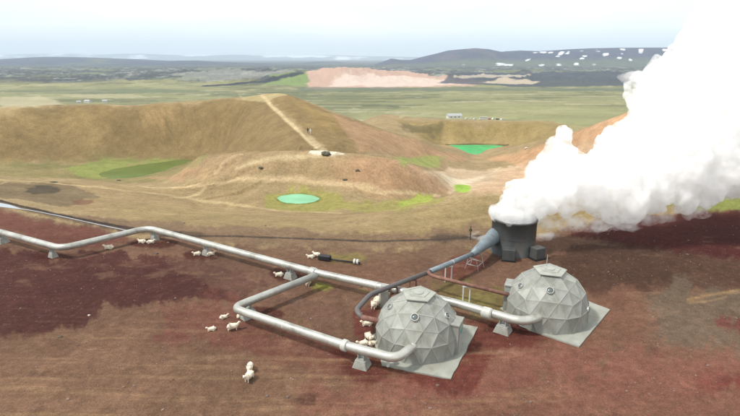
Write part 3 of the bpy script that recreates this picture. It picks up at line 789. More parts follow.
# ------------------------------------------------------------------ pipes
def pipe_mesh(name, pts, r, m, parent=None, bend=1.0, seg=20):
    bm = bmesh.new(); tube(bm, rounded(pts, bend, 10), r, seg); return link_mesh(name, bm, m, parent, True)
def collar(parent, p, d, r, ln=.5, m=None):
    d = Vector(d).normalized(); bm = bmesh.new()
    tube(bm, [Vector(p)-d*ln/2, Vector(p)-d*ln*.36, Vector(p)+d*ln*.36, Vector(p)+d*ln/2], [r*1.0, r*1.28, r*1.28, r*1.0], 20)
    return link_mesh('collar', bm, m or M_collar, parent, False)
def bands(parent, pts, r, step, m):
    """thin joint straps round the cladding"""
    pts = [Vector(p) for p in pts]
    for a, b in zip(pts, pts[1:]):
        n = int((b-a).length/step)
        for k in range(1, n):
            p = a.lerp(b, k/n); d = (b-a).normalized(); bm = bmesh.new()
            tube(bm, [p-d*.05, p+d*.05], r*1.035, 20, True); link_mesh('joint_strap', bm, m, parent, False)
ZPp = 1.25
main = empty('steam_pipeline', P(150, 229, 0)); tag(main, 'long silver pipeline zigzagging from the left edge to the antenna dome', 'pipeline')
Minv = Matrix.Translation(-main.location)
def rel(pts, root): return [Vector(p)-root.location for p in pts]
w_main = [P(-150,198.5,ZPp), P(0,232,ZPp), P(61,248.5,ZPp), P(148,228,ZPp), P(313,272,ZPp), P(450,301.5,ZPp), P(524,322.5,ZPp), P(546,314,ZPp+.1), P(548,311,ZPp+.2)]
pipe_mesh('pipe_run', rel(w_main, main), .335, M_pipe, main, 1.3)
bands(main, rel(w_main[:7], main), .335, 5.5, M_collar)
pc = P(487,313,ZPp)-main.location; collar(main, pc, w_main[6]-w_main[5], .35, .8)
pc = P(313,272,ZPp)-main.location; collar(main, pc, w_main[4]-w_main[3], .34, .7, M_pipe)
br = empty('branch_pipeline', P(240, 308, 0)); tag(br, 'silver branch pipe turning a square corner into the nearest dome', 'pipeline')
w_br = [P(316,275.5,ZPp), P(232,308,ZPp), P(345,345.5,ZPp), P(397,359,ZPp), P(412,347,ZPp+.1), P(415,344,ZPp+.25)]
pipe_mesh('pipe_run', rel(w_br, br), .315, M_pipe, br, 1.0)
bands(br, rel(w_br[:4], br), .315, 5.0, M_collar)
collar(br, P(345,345.5,ZPp)-br.location, w_br[2]-w_br[1], .32, .45)

# vent line: cone, blue grey pipe, dark pipe round the dome
S = P(512, 250.5, 0); RS = 2.32; HS = 3.75
vent = empty('vent_pipeline', P(430, 273, 0)); tag(vent, 'blue grey pipe flaring into a cone where it meets the steam stack', 'pipeline')
zl = 1.9
c1 = P(475.5,251.5,1.75); c2 = P(497,241.5,2.0); c2 = Vector((S.x-RS*.93, S.y-.5, 1.85)); dcn = (c2-c1).normalized()
bm = bmesh.new(); tube(bm, rel([c1-dcn*.9, c1-dcn*.1, c1-dcn*.1, c1+dcn*.0, c1+(c2-c1)*.55, c2, c2+dcn*.5], vent), [.30,.30,.40,.40,.62,.84,.84], 24)
link_mesh('reducer_cone', bm, M_blue, vent, True)
w_v = [c1-dcn*.8, P(430,271.5,zl)]
pipe_mesh('pipe_run', rel(w_v, vent), .24, M_blue, vent)
bands(vent, rel(w_v[:2], vent), .24, 3.2, M_collar)
w_g = [P(431,271.3,zl), P(370,294.5,zl), P(356,310.5,zl), P(362,317.5,zl-.1), P(390,323.5,zl-.2)]
byp = empty('bypass_pipe', P(370,305,0)); tag(byp, 'dark grey pipe bending round behind the nearest dome', 'pipe')
pipe_mesh('pipe_run', rel(w_g[:4], byp), .2, M_grey, byp, .7)
pipe_mesh('rusty_end', rel([w_g[3]+Vector((-.05,.03,0)), w_g[4]], byp), .195, M_rust, byp, .7)
rp = empty('rusty_pipe', P(470,284,0)); tag(rp, 'thin red rusted pipe running from the vent line to the antenna dome', 'pipe')
w_r = [P(427,271.5,zl+.15), P(432,276,zl-.15), P(512,295.5,zl-.15)]
pipe_mesh('pipe_run', rel(w_r, rp), .155, M_rust, rp, .5)

# ---- supports
def support(loc, rz, size, h, label, kind='block', colm=None):
    t = empty('pipe_support', (loc[0], loc[1], 0), rz); tag(t, label, 'pipe support', 'supports under the pipes')
    bm = bmesh.new()
    vs = box(bm, (0,0,h*.5-.1), (size*1.15, size*1.0, h+.2), 0, .62)
    bmesh.ops.bevel(bm, geom=bm.edges[:], offset=.03, segments=1, affect='EDGES')
    link_mesh('concrete_base', bm, M_conc, t)
    bm = bmesh.new()
    box(bm, (0,0,h+.03), (size*.5, size*.5, .06)); 
    for sx in (-1, 1):
        box(bm, (sx*.2*size,0,(h+.06+.9)/2), (.05, size*.42, .9-h-.06+.1))
    link_mesh('saddle', bm, M_post, t)
    return t
dmain = (w_main[4]-w_main[3]); am = math.atan2(dmain.y, dmain.x)
def under(pts, i, t): 
    p = pts[i].lerp(pts[i+1], t); d = pts[i+1]-pts[i]; return p, math.atan2(d.y, d.x)
def nearest_t(pts, i, px):
    best = min(range(201), key=lambda k: abs(proj(pts[i].lerp(pts[i+1], k/200))[0]-px)); return best/200
def proj(p):
    dz = p.z-H; dep = p.y*CT-dz*ST; up = p.y*ST+dz*CT
    return CXP+F*p.x/dep, CYP-F*up/dep
for pts, seg, px, size, h, lab in (
    (w_main,0,7,1.4,.62,'big concrete pipe support at the left edge of the photo'),
    (w_main,1,51,.9,.55,'narrow pipe support just left of the first pipeline corner'),
    (w_main,3,153,1.0,.55,'pipe support right of the second pipeline corner, two sheep beside it'),
    (w_main,3,206,1.0,.55,'pipe support with a sheep lying on each side of it'),
    (w_main,3,290,1.15,.62,'pipe support left of the branch pipe junction'),
    (w_main,4,384,1.1,.6,'pipe support under the pipe crossing behind the nearest dome'),
    (w_main,5,504,1.35,.62,'concrete pipe support on red soil beside the antenna dome'),
    (w_br,2,362,1.2,.6,'concrete pipe support on red soil beside the nearest dome'),
    (w_br,1,258,1.5,.62,'wide concrete pipe support at the square corner of the branch pipe')):
    tt = nearest_t(pts, seg, px) if not (pts is w_main and seg == 1) else None
    if tt is None:
        p, a = under(pts, 1, 1.0); a = math.atan2(*(pts[2]-pts[1]).yx); t_ = nearest_t(pts, 1, px); p = pts[1].lerp(pts[2], t_)
        # the support stands by the corner on the first leg
        t_ = nearest_t(pts, 0+1-0, px)
        p = w_main[1].lerp(w_main[2], nearest_t([w_main[1], w_main[2]], 0, px)); a = math.atan2((w_main[2]-w_main[1]).y, (w_main[2]-w_main[1]).x)
    else:
        p, a = under(pts, seg, tt)
    if 'square corner' in lab:
        p = p + Vector((.5, .9, 0))
        p = w_br[1].lerp(w_br[0], .16); a = math.atan2((w_br[0]-w_br[1]).y, (w_br[0]-w_br[1]).x)
    support(p, a, size*.86, h*.95, lab)
def post_pair(p, h, m, label, gap=.28, a=0, rz=0):
    t = empty('pipe_stand', (p.x, p.y, 0), rz); tag(t, label, 'pipe stand', 'post stands under the thin pipes')
    for s in (-1, 1):
        bm = bmesh.new(); tube(bm, [(s*gap,0,-.2),(s*gap,0,h)], .06, 8); link_mesh('post', bm, m, t)
    bm = bmesh.new(); box(bm, (0,0,h-.02), (gap*2+.2,.12,.08)); link_mesh('crossbar', bm, m, t)
def on(pts, i, px): return pts[i].lerp(pts[i+1], nearest_t(pts, i, px))
post_pair(on(w_g,0,413), zl-.2, M_rust, 'rusty two post stand behind the nearest dome')
post_pair(on(w_v,0,449), zl-.3, M_white, 'pale two post stand under the blue grey pipe')
post_pair(on(w_r,1,467), zl-.32, M_white, 'pale two post stand under the middle of the red rusted pipe')
post_pair(on(w_g,0,394), zl-.2, M_rust, 'rusty two post stand nearest the pale valve housing')
# trestle below the cone
t = empty('trestle', (c1.x, c1.y, 0), math.atan2(dcn.y, dcn.x)); tag(t, 'low pale trestle frame under the narrow end of the cone', 'trestle')
for sx in (-1, 1):
    bm = bmesh.new()
    for sy in (-1, 1): tube(bm, [(sx*.7, sy*.75, -.2), (sx*.7, sy*.4, 1.25)], .03, 6)
    tube(bm, [(sx*.7,-.6,.55),(sx*.7,.6,.55)], .035, 6); tube(bm, [(sx*.7,-.4,1.25),(sx*.7,.4,1.25)], .04, 6)
    link_mesh('leg_frame', bm, M_post, t)
bm = bmesh.new()
for sy in (-1, 1): tube(bm, [(-.7,sy*.6,.55),(.7,sy*.6,.55)], .035, 6)
link_mesh('rail', bm, M_post, t)
bm = bmesh.new(); bx_ = P(388,366.5,0)
tube(bm, [(0,0,-.2),(0,0,.9)], .12, 12); tube(bm, [(0,0,.9),(0,0,.98)], .2, 12)
tag(link_mesh('pipe_prop', bm, M_white, None, False, (bx_.x, bx_.y, 0)), 'short pale prop standing below the pipe bend at the nearest dome', 'post')

# valve next to the crossing
vx = P(383.5,305,0)
t = empty('valve', (vx.x, vx.y, 0)); tag(t, 'pale upright valve housing left of the nearest dome', 'valve')
bm = bmesh.new(); box(bm, (0,0,.7), (.8,.7,1.5), .2, .9); bmesh.ops.bevel(bm, geom=bm.edges[:], offset=.04, segments=1, affect='EDGES'); link_mesh('housing', bm, M_conc, t)
bm = bmesh.new(); tube(bm, [(0,0,1.4),(0,0,1.8)], .08, 8); bmesh.ops.create_cone(bm, cap_ends=True, segments=20, radius1=.26, radius2=.26, depth=.06, matrix=Matrix.Translation((0,0,1.8))); link_mesh('hand_wheel', bm, M_post, t)

# ------------------------------------------------------------------ steam stack
st = empty('steam_stack', (S.x, S.y, 0)); tag(st, 'wide dark steel stack blowing out the white steam', 'stack')
bm = bmesh.new(); lathe(bm, [(RS*1.02,-.2),(RS*1.02,.12),(RS,.14),(RS,HS-.18),(RS*1.02,HS-.16),(RS*1.02,HS),(RS*.95,HS),(RS*.94,.8),(.001,.8)], 64)
me_st = link_mesh('shell', bm, M_steel, st, False)
for p in me_st.data.polygons: p.use_smooth = abs(p.normal.z) < .5
for k in range(1):
    bm = bmesh.new(); zz = 1.9; lathe(bm, [(RS*.99,zz),(RS*1.012,zz),(RS*1.012,zz+.05),(RS*.99,zz+.05)], 64); link_mesh('hoop', bm, M_steel, st)
for dx_, dy_, rz in ((-1.12,-2.72,-.25),(1.95,-2.35,.45)):
    b_ = Vector((dx_, dy_, 0))
    bm = bmesh.new(); box(bm, (b_.x, b_.y, .72), (1.25,1.0,1.15), rz, .96); bmesh.ops.bevel(bm, geom=bm.edges[:], offset=.04, segments=1, affect='EDGES')
    bb = link_mesh('inlet_box', bm, M_steel, st)
    bm = bmesh.new(); box(bm, (b_.x, b_.y, .1), (1.4,1.15,.2), rz); link_mesh('box_foot', bm, M_black, bb)

# thin post near the ditch
bp_ = P(470,240,0); bm = bmesh.new(); tube(bm, [(0,0,-.2),(0,0,1.7)], .07, 8); box(bm, (0,0,1.2), (.35,.06,.25))
tag(link_mesh('marker_post', bm, M_rock, None, False, (bp_.x, bp_.y, 0)), 'thin dark marker post at the ditch left of the stack', 'post')

# black drain pipe lying on the ground behind the pipeline
a_ = P(322,258.2,.2); b_ = P(360,263,.2)
t = empty('drain_pipe', a_); tag(t, 'black pipe lying on the ground with a black box at its left end', 'pipe')
bm = bmesh.new(); tube(bm, [(0,0,0), (b_-a_)], .09, 10); link_mesh('pipe_run', bm, M_black, t, True)
dd = (b_-a_).normalized(); rz = math.atan2(dd.y, dd.x)
bm = bmesh.new(); box(bm, dd*.3+Vector((0,0,.12)), (1.3,.55,.5), rz); bmesh.ops.bevel(bm, geom=bm.edges[:], offset=.05, segments=1, affect='EDGES'); link_mesh('end_box', bm, M_black, t)
for k in (.86, .94):
    bm = bmesh.new(); c_ = (b_-a_)*k+Vector((0,0,.1)); tube(bm, [c_-dd*.08, c_+dd*.08], .26, 16); link_mesh('flange', bm, M_white, t)

# ------------------------------------------------------------------ steam plume
def steam():
    # puffs: (px, v, distance, radius in px)
    puffs = [(498,212,50.2,11),(506,215,49.4,10),(512,213,50.6,13),(518,216,49.3,10),(527,215,50,12),(534,211,50.6,12),(492,212,50.4,7),(513,200,50.6,15),(530,203,51,18),(520,190,51,14),(545,195,51.5,24),(538,180,52,17),
             (552,172,52.5,17),(552,155,53,13),(556,143,53,11),(560,137,53.2,9),(566,160,52.6,17),(573,178,52,26),(570,200,51.6,20),(590,192,52,25),(592,170,53,24),(605,152,53.6,18),(600,143,54,12),
             (612,140,54,14),(615,172,53,30),(610,203,52,20),(622,212,51.5,13),(630,200,52,22),(628,134,54,17),(640,155,54,32),(645,120,54.6,17),(650,180,53,32),(652,200,52.5,17),
             (640,104,55,14),(636,90,55.5,11),(644,78,55.5,13),(650,96,55,18),(665,120,55,33),(675,160,54,38),(680,190,53,22),(655,70,56,13),(668,66,56,13),(672,85,56,24),
             (684,54,57,15),(690,40,57,14),(694,24,57.5,13),(702,10,58,15),(716,-4,58.5,18),(700,60,57,26),(700,95,56.5,38),(705,135,56,42),(712,170,55,34),(708,190,54,20),
             (722,30,58.5,32),(735,70,58,42),(742,115,57,46),(745,155,56,40),(740,182,55,22),(750,0,60,36),(775,40,60,48),(785,100,59,55),(790,150,58,42),(790,-20,61,45),
             (830,30,62,60),(835,100,61,60),(840,-40,63,60),(890,40,64,70),(885,-30,65,70),(880,120,63,50)]
    rnd = random.Random(5)
    bm = bmesh.new()
    def ball(px, v, y, rp, sub=2):
        dep_z = H - y*T(v); dep = y*CT+(H-dep_z)*ST; r = rp*dep/F
        bmesh.ops.create_icosphere(bm, subdivisions=sub, radius=r, matrix=Matrix.Translation((A(px,v)*y, y, dep_z)))
    for px, v, y, rp in puffs:
        ball(px, v, y, rp*.9)
        k = 5 if rp < 20 else 9
        for _ in range(k):     # smaller puffs on its skin
            th = rnd.uniform(0, 6.283); ph = rnd.uniform(-1.2, 1.2); rr = rp*.78
            s_ = rp*rnd.uniform(.22,.42)
            if v+math.sin(th)*math.cos(ph)*rr+s_ > 222 and px < 600: continue
            ball(px+math.cos(th)*math.cos(ph)*rr, v+math.sin(th)*math.cos(ph)*rr, y+math.sin(ph)*rr*.105, s_)
    # throat of the plume inside the stack
    bmesh.ops.create_cone(bm, cap_ends=True, segments=32, radius1=RS*.88, radius2=RS*.95, depth=1.6, matrix=Matrix.Translation((S.x, S.y, HS-.3)))
    return bm
def volume_mat(name, density, aniso, col):
    m = bpy.data.materials.new(name); m.use_nodes = True; N = m.node_tree.nodes; L = m.node_tree.links; N.clear()
    o = N.new('ShaderNodeOutputMaterial'); v = N.new('ShaderNodeVolumePrincipled')
    v.inputs['Density'].default_value = density; v.inputs['Anisotropy'].default_value = aniso; v.inputs['Color'].default_value = (*col, 1)
    L.new(v.outputs[0], o.inputs['Volume']); return m
def torn_steam(name, density, scale, lo, hi, floor):
    """steam whose density breaks up into small shreds, so that its skin looks torn"""
    m = volume_mat(name, density, 0, (1,1,1)); N = m.node_tree.nodes; L = m.node_tree.links
    v = [n for n in N if n.type == 'PRINCIPLED_VOLUME'][0]
    tc = N.new('ShaderNodeTexCoord'); nz = N.new('ShaderNodeTexNoise'); nz.inputs['Scale'].default_value = scale; nz.inputs['Detail'].default_value = 3; nz.inputs['Roughness'].default_value = .6
    L.new(tc.outputs['Object'], nz.inputs['Vector']); mr = N.new('ShaderNodeMapRange'); L.new(nz.outputs['Fac'], mr.inputs['Value'])
    mr.inputs['From Min'].default_value = lo; mr.inputs['From Max'].default_value = hi; mr.inputs['To Min'].default_value = floor*density; mr.inputs['To Max'].default_value = density
    L.new(mr.outputs[0], v.inputs['Density']); m.cycles.homogeneous_volume = False
    return m
STEAM = link_mesh('steam_plume', steam(), torn_steam('steam', 2.4, 1.1, .40, .58, .06), None, True)
tag(STEAM, 'huge billowing white steam plume drifting right from the dark stack', 'steam')
md = STEAM.modifiers.new('merge', 'REMESH'); md.mode = 'VOXEL'; md.voxel_size = .21; md.use_smooth_shade = True
sm = STEAM.modifiers.new('soften', 'SMOOTH'); sm.factor = .6; sm.iterations = 4
def billow(o, specs):
    for kind, size, st_ in specs:
        tx = bpy.data.textures.new('billow', kind); tx.noise_scale = size
        if kind == 'CLOUDS': tx.noise_depth = 2
        dm = o.modifiers.new('billow', 'DISPLACE'); dm.texture = tx; dm.strength = st_; dm.mid_level = .5; dm.texture_coords = 'GLOBAL'
billow(STEAM, (('CLOUDS',3.4,1.3),('VORONOI',2.1,-1.3),('VORONOI',.95,-.6),('CLOUDS',.5,.3)))
md = STEAM.modifiers.new('clean', 'REMESH'); md.mode = 'VOXEL'; md.voxel_size = .17; md.use_smooth_shade = True
# thin wisps trailing under the plume and round the foot of the stack
rnd = random.Random(3); THIN = torn_steam('thin_steam', .55, .7, .42, .62, 0)
for px, v, y, rp in [(545,222,51.5,9),(570,223,51,10),(598,224,52,10),(624,225,52,9),(655,218,52.5,10),(690,211,53,9),(546,237,54,6),(483,240,54,4),(630,76,56,7)]:
    bm = bmesh.new()
    for _ in range(8):
        yy = y+rnd.uniform(-1,1); vv = v+rnd.uniform(-3,3); pp = px+rnd.uniform(-1,1)*rp
        dz = H-yy*T(vv); r = rp*rnd.uniform(.6,1)*(yy*CT+(H-dz)*ST)/F
        bmesh.ops.create_icosphere(bm, subdivisions=2, radius=r, matrix=Matrix.Translation((A(pp,vv)*yy, yy, dz))@Matrix.Diagonal((1.5,1,.7,1)))
    w_ = link_mesh('wisp', bm, THIN, STEAM, True)
    md = w_.modifiers.new('merge', 'REMESH'); md.mode = 'VOXEL'; md.voxel_size = .16; md.use_smooth_shade = True
    billow(w_, (('CLOUDS',1.2,1.1),('CLOUDS',.5,.5)))
    md = w_.modifiers.new('clean', 'REMESH'); md.mode = 'VOXEL'; md.voxel_size = .16; md.use_smooth_shade = True

# ------------------------------------------------------------------ sheep
def skin_figure(name, joints, edges, m, levels=1, parent=None):
    me = bpy.data.meshes.new(name); me.from_pydata([j[0] for j in joints], edges, []); me.materials.append(m)
    o = bpy.data.objects.new(name, me); C.objects.link(o)
    if parent: o.parent = parent
    sk = o.modifiers.new('skin', 'SKIN'); sk.use_smooth_shade = True
    if not me.skin_vertices: me.skin_vertices.new(name='')
    for i, j in enumerate(joints):
        me.skin_vertices[0].data[i].radius = (j[1], j[2] if len(j) > 2 else j[1]); me.skin_vertices[0].data[i].use_root = (i == 0)
    ss = o.modifiers.new('smooth', 'SUBSURF'); ss.levels = levels; ss.render_levels = levels
    return o
def sheep_mesh(pose):
    hz = .50 if pose != 'lying' else .27
    J = [((0,0,hz),.32,.29), ((-.28,0,hz+.01),.31,.28), ((-.46,0,hz),.2,.19), ((-.58,0,hz-.08),.05), ((.26,0,hz+.01),.29,.28), ((.42,0,hz+.06),.2,.19)]
    E = [(0,1),(1,2),(2,3),(0,4),(4,5)]
    if pose == 'grazing':
        J += [((.62,0,hz-.12),.11), ((.72,0,hz-.33),.085), ((.74,0,hz-.47),.05)]
    else:
        J += [((.58,0,hz+.24),.11), ((.66,0,hz+.34),.09), ((.82,0,hz+.27),.05)]
    E += [(5,6),(6,7),(7,8)]
    k = 7; n = len(J)
    for s in (-1, 1): J.append((( J[k][0][0]-.02, s*.15, J[k][0][2]+.03),.025)); E.append((k, len(J)-1))
    for s in (-1, 1):
        if pose == 'lying':
            a = len(J); J += [((.34, s*.16, .16),.07), ((.56, s*.15, .06),.04)]; E += [(4,a),(a,a+1)]
            a = len(J); J += [((-.34, s*.19, .15),.10), ((-.1, s*.27, .06),.045)]; E += [(1,a),(a,a+1)]
        else:
            a = len(J); J += [((.33, s*.13, .33),.06), ((.35, s*.13, .17),.038), ((.34, s*.13, .03),.04)]; E += [(4,a),(a,a+1),(a+1,a+2)]
            a = len(J); J += [((-.36, s*.14, .34),.075), ((-.46, s*.13, .2),.04), ((-.42, s*.13, .03),.04)]; E += [(1,a),(a,a+1),(a+1,a+2)]
    o = skin_figure('sheep', J, E, M_wool, 2)
    tx = bpy.data.textures.get('fleece') or bpy.data.textures.new('fleece', 'CLOUDS'); tx.noise_scale = .07
    d = o.modifiers.new('fleece', 'DISPLACE'); d.texture = tx; d.strength = .07; d.mid_level = .5; d.texture_coords = 'LOCAL'
    return o
PROTO = {}
SHEEP = [(223.6,318.5,'lying',25,.85,'small sheep nearest below the square corner of the branch pipe'),
 (212,330.5,'lying',200,.85,'small sheep farthest left of the three in front of the pipe corner'),
 (233,330.5,'standing',20,1.1,'biggest of the three sheep in front of the pipe corner'),
 (250.3,371,'grazing',95,1.0,'sheep on open ground, the farther of the pair at the bottom of the photo'),
 (249.3,380.5,'standing',-110,1.1,'sheep on open ground, the nearer of the pair at the bottom of the photo'),
 (238.5,317.5,'lying',100,.7,'small sheep tucked right under the square pipe corner'),
 (142.5,243,'lying',175,1.15,'sheep lying left of the second pipeline corner support'),
 (150.5,243.4,'lying',10,1.1,'sheep lying against the second pipeline corner support'),
 (109.5,249,'lying',185,1.25,'lone sheep lying in the bend between the first two pipeline corners'),
 (197.5,255.2,'lying',200,1.05,'left one of two sheep lying either side of a pipe support'),
 (210.5,255.4,'lying',20,1.1,'right one of two sheep lying either side of a pipe support'),
 (279.5,276.3,'lying',190,1.05,'sheep lying left of the support before the branch junction'),
 (308.8,285,'grazing',80,1.2,'sheep standing under the branch pipe by the bright green moss'),
 (311,258,'lying',180,1.0,'left one of two sheep by the black box of the black pipe'),
 (317,257.3,'standing',160,1.0,'right one of two sheep by the black box of the black pipe'),
 (375.5,308,'standing',60,1.35,'large sheep standing left of the valve housing'),
 (379.5,303,'grazing',150,1.1,'sheep behind the large one near the valve housing'),
 (390.5,293.5,'lying',30,1.1,'sheep right of the valve housing, under the dark pipe behind the nearest dome'),
 (399,293,'lying',170,1.1,'sheep lying between the rusty stands behind the nearest dome'),
 (367.5,325.5,'lying',190,1.1,'sheep lying at the rusty end of the dark pipe'),
 (369,341,'standing',-60,1.15,'sheep standing against the left side of the nearest dome'),
 (363.5,345.5,'lying',200,1.1,'sheep lying just behind the branch pipe near the nearest dome'),
 (372.5,345,'lying',20,.95,'sheep squeezed between the branch pipe and the nearest dome')]
for px, v, pose, rz, s, lab in SHEEP:
    src = PROTO.get(pose)
    if src is None: o = PROTO[pose] = sheep_mesh(pose)
    else: o = src.copy(); C.objects.link(o)
    g = GP(px, v); o.location = (g.x, g.y, g.z-.02); o.rotation_euler = (0,0,math.radians(rz)); o.scale = (s*(.66 if pose == 'lying' else .70),)*3
    tag(o, lab, 'sheep', 'sheep around the pipes')

# ------------------------------------------------------------------ two walkers on the ridge path
def person(loc, rz, coat, legs_m, label, pack):
    J = [((0,0,.95),.15,.12), ((0,0,1.15),.15,.11), ((0,0,1.38),.17,.12), ((0,.01,1.5),.06), ((0,.02,1.62),.10), ((0,.02,1.72),.085),
         ((-.09,0,.86),.1),((-.10,.12,.5),.07),((-.10,.10,.1),.05),((-.10,.22,.04),.045),
         ((.09,0,.86),.1),((.10,-.08,.5),.07),((.10,-.28,.14),.05),((.10,-.2,.05),.045),
         ((-.2,0,1.38),.07),((-.26,-.05,1.1),.05),((-.25,.08,.86),.04), ((.2,0,1.38),.07),((.26,.04,1.1),.05),((.25,.2,.9),.04)]
    E = [(0,1),(1,2),(2,3),(3,4),(4,5),(0,6),(6,7),(7,8),(8,9),(0,10),(10,11),(11,12),(12,13),(2,14),(14,15),(15,16),(2,17),(17,18),(18,19)]
    o = skin_figure('person', J, E, coat, 1); o.location = loc; o.rotation_euler = (0,0,rz); tag(o, label, 'person', 'walkers on the ridge path')
    bm = bmesh.new(); box(bm, (0,-.2,1.22), (.3,.2,.45)); bmesh.ops.bevel(bm, geom=bm.edges[:], offset=.05, segments=2, affect='EDGES')
    b = link_mesh('backpack', bm, pack, o)
    return o
M_navy = mat('dark_jacket', (.03,.035,.05), .9, 0, .2, 5); M_cream = mat('pale_jacket', (.6,.56,.5), .9, 0, .1, 5)
person(GP(307.8,132.5), 2.6, M_navy, M_navy, 'person in dark clothes walking up the ridge path with a backpack', M_black)
person(GP(310.6,133.2), 2.5, M_cream, M_navy, 'person in a pale jacket walking up the ridge path behind the other', M_rock)

# ------------------------------------------------------------------ rocks
def rock(px, v, s, m, label, seed):
    g = GP(px, v); bm = bmesh.new(); bmesh.ops.create_icosphere(bm, subdivisions=3, radius=1); r = random.Random(seed)
    off = Vector((r.random()*9, r.random()*9, r.random()*9))
    from mathutils import noise
    for vt in bm.verts:
        n = noise.noise(vt.co*1.3+off)*.4+noise.noise(vt.co*3+off)*.15; vt.co = Vector((vt.co.x*1.3, vt.co.y, vt.co.z*.7))*(1+n)*s
    o = link_mesh('boulder', bm, m, None, False, (g.x, g.y, g.z+s*.25)); tag(o, label, 'rock')
rock(326,153.8,.95,M_rock,'dark mossy boulder at the white end of the ridge path',1)
rock(261,168.5,.42,M_rock,'small dark rock on the left flank of the mound',2)
rock(357.5,170,.38,M_rock,'small dark rock high on the right side of the mound',3)
rock(345,179,.42,M_rock,'small dark rock low on the pinkish side of the mound',4)
rock(118.5,181,.5,M_rock,'small dark rock in front of the dull green pond',5)
rock(526.5,148.5,.7,M_pale,'pale rock on the slope right of the emerald lake',6)
rock(60.5,337,.12,M_rock,'small dark stone on the red ground at lower left',7)
rock(89,315.5,.09,M_pale,'tiny pale stone on the dark red ground at left',8)

_r = random.Random(9)
rs = np.random.RandomState(3); sy_ = np.exp(rs.uniform(math.log(24), math.log(64), 2600)); sx_ = rs.uniform(-.85,.85,2600)*sy_
sz_ = height(sx_, sy_); bm = bmesh.new()
for x, y, z in zip(sx_, sy_, sz_):
    if math.hypot(x-D1.x, y-D1.y) < 4.6 or math.hypot(x-D2.x, y-D2.y) < 4.6: continue
    s_ = .016*math.exp(_r.gauss(0,.55))*(1+y/70)
    bmesh.ops.create_icosphere(bm, subdivisions=1, radius=1, matrix=Matrix.Translation((x, y, z+s_*.25))@Matrix.Rotation(_r.uniform(0,6.3),4,'Z')@Matrix.Diagonal((s_*_r.uniform(1,1.8), s_, s_*.7, 1)))
tag(link_mesh('gravel', bm, mat('gravel', (.17,.12,.10), .95, 0, .6, .35)), 'small stones strewn over the red ground', kind='stuff')

# ------------------------------------------------------------------ far buildings and vehicles
def plain(px, v):
    q_ = P(px, v, -60); q_.z = ground_at(q_.x, q_.y); return q_
def house(px, v, L_, W_, h, rz, label, wall=None):
    g = plain(px, v); t = empty('building', g, rz); tag(t, label, 'building', 'white buildings on the plain')
    bm = bmesh.new(); box(bm, (0,0,h/2-.5), (L_,W_,h+1)); wl = link_mesh('wall', bm, wall or M_white, t)
    bm = bmesh.new(); e = .4
    vs = [bm.verts.new(c) for c in ((-L_/2-e,-W_/2-e,h),(L_/2+e,-W_/2-e,h),(L_/2+e,0,h+W_*.28),(-L_/2-e,0,h+W_*.28),(L_/2+e,W_/2+e,h),(-L_/2-e,W_/2+e,h))]
    bm.faces.new((vs[0],vs[1],vs[2],vs[3])); bm.faces.new((vs[3],vs[2],vs[4],vs[5])); bm.faces.new((vs[0],vs[3],vs[5])); bm.faces.new((vs[1],vs[4],vs[2])); bm.faces.new((vs[0],vs[5],vs[4],vs[1]))
    link_mesh('roof', bm, M_roof, t)
    for k in range(3):
        bm = bmesh.new(); box(bm, ((k-1)*L_*.28, -W_/2-.03, h*.55), (L_*.1,.08,h*.35)); link_mesh('window', bm, M_glass, t)
def vehicle(px, v, L_, W_, h, rz, m, label, cat, bus=False):
    g = plain(px, v); t = empty('parked_car' if not bus else 'parked_bus', g, rz); tag(t, label, cat, 'vehicles parked on the plain')
    bm = bmesh.new(); z0 = .35
    prof = [(-.5,0),(.5,0),(.5,.45),(.3,.52),(.18,.95),(-.32,1),(-.46,.55),(-.5,.45)] if not bus else [(-.5,0),(.5,0),(.5,.6),(.47,1),(-.5,1)]
    A_ = [bm.verts.new((p*L_, -W_/2, z0+q_*(h-z0))) for p, q_ in prof]; B_ = [bm.verts.new((p*L_, W_/2, z0+q_*(h-z0))) for p, q_ in prof]
    bm.faces.new(A_); bm.faces.new(B_[::-1])
    for k in range(len(A_)): bm.faces.new((A_[k], A_[(k+1)%len(A_)], B_[(k+1)%len(A_)], B_[k]))
    link_mesh('body', bm, m, t)
    bm = bmesh.new(); box(bm, (-.05*L_, 0, z0+(h-z0)*.72), (L_*(.42 if not bus else .9), W_+.04, (h-z0)*.26)); link_mesh('window', bm, M_glass, t)
    for sx in (-.3,.3):
        for sy in (-1,1):
            bm = bmesh.new(); tube(bm, [(sx*L_, sy*(W_/2-.2), .35), (sx*L_, sy*W_/2, .35)], .35, 12); link_mesh('wheel', bm, M_black, t)
M_red = mat('red_paint', (.35,.06,.05), .4, 0, .1, 2)
house(454,118.2,20,10,3.6,.15,'long white building farthest left by the emerald lake road')
vehicle(467,119,4.6,1.9,1.6,.2,M_white,'white car, left of the three parked near the white building','car')
vehicle(471,119.2,4.6,1.9,1.6,1.2,M_post,'grey car parked between two white cars on the plain','car')
vehicle(475,119.4,4.6,1.9,1.6,.4,M_white,'white car parked nearest the big white bus','car')
vehicle(483.5,119.5,11,2.6,3.2,.1,M_white,'long white bus parked above the emerald lake','bus',True)
vehicle(489.5,119.8,4.6,1.9,1.6,.3,M_red,'red car parked right beside the white bus','car')
vehicle(493,120,5,2,2.2,.9,M_white,'white van parked second right of the white bus','van')
vehicle(497.5,120.2,4.6,1.9,1.7,.2,M_black,'black car parked in the row right of the bus','car')
vehicle(502,120.4,4.8,2,2,.5,M_white,'white van at the right end of the parked row','van')
house(79,102.5,7,6,3.2,.4,'small white building farthest left on the left plain')
house(88,101.8,12,8,3.0,-.3,'white building with the widest roof, middle of the three on the left plain')
house(105,101.8,8,6,3.2,.2,'small white building farthest right of the three on the left plain')

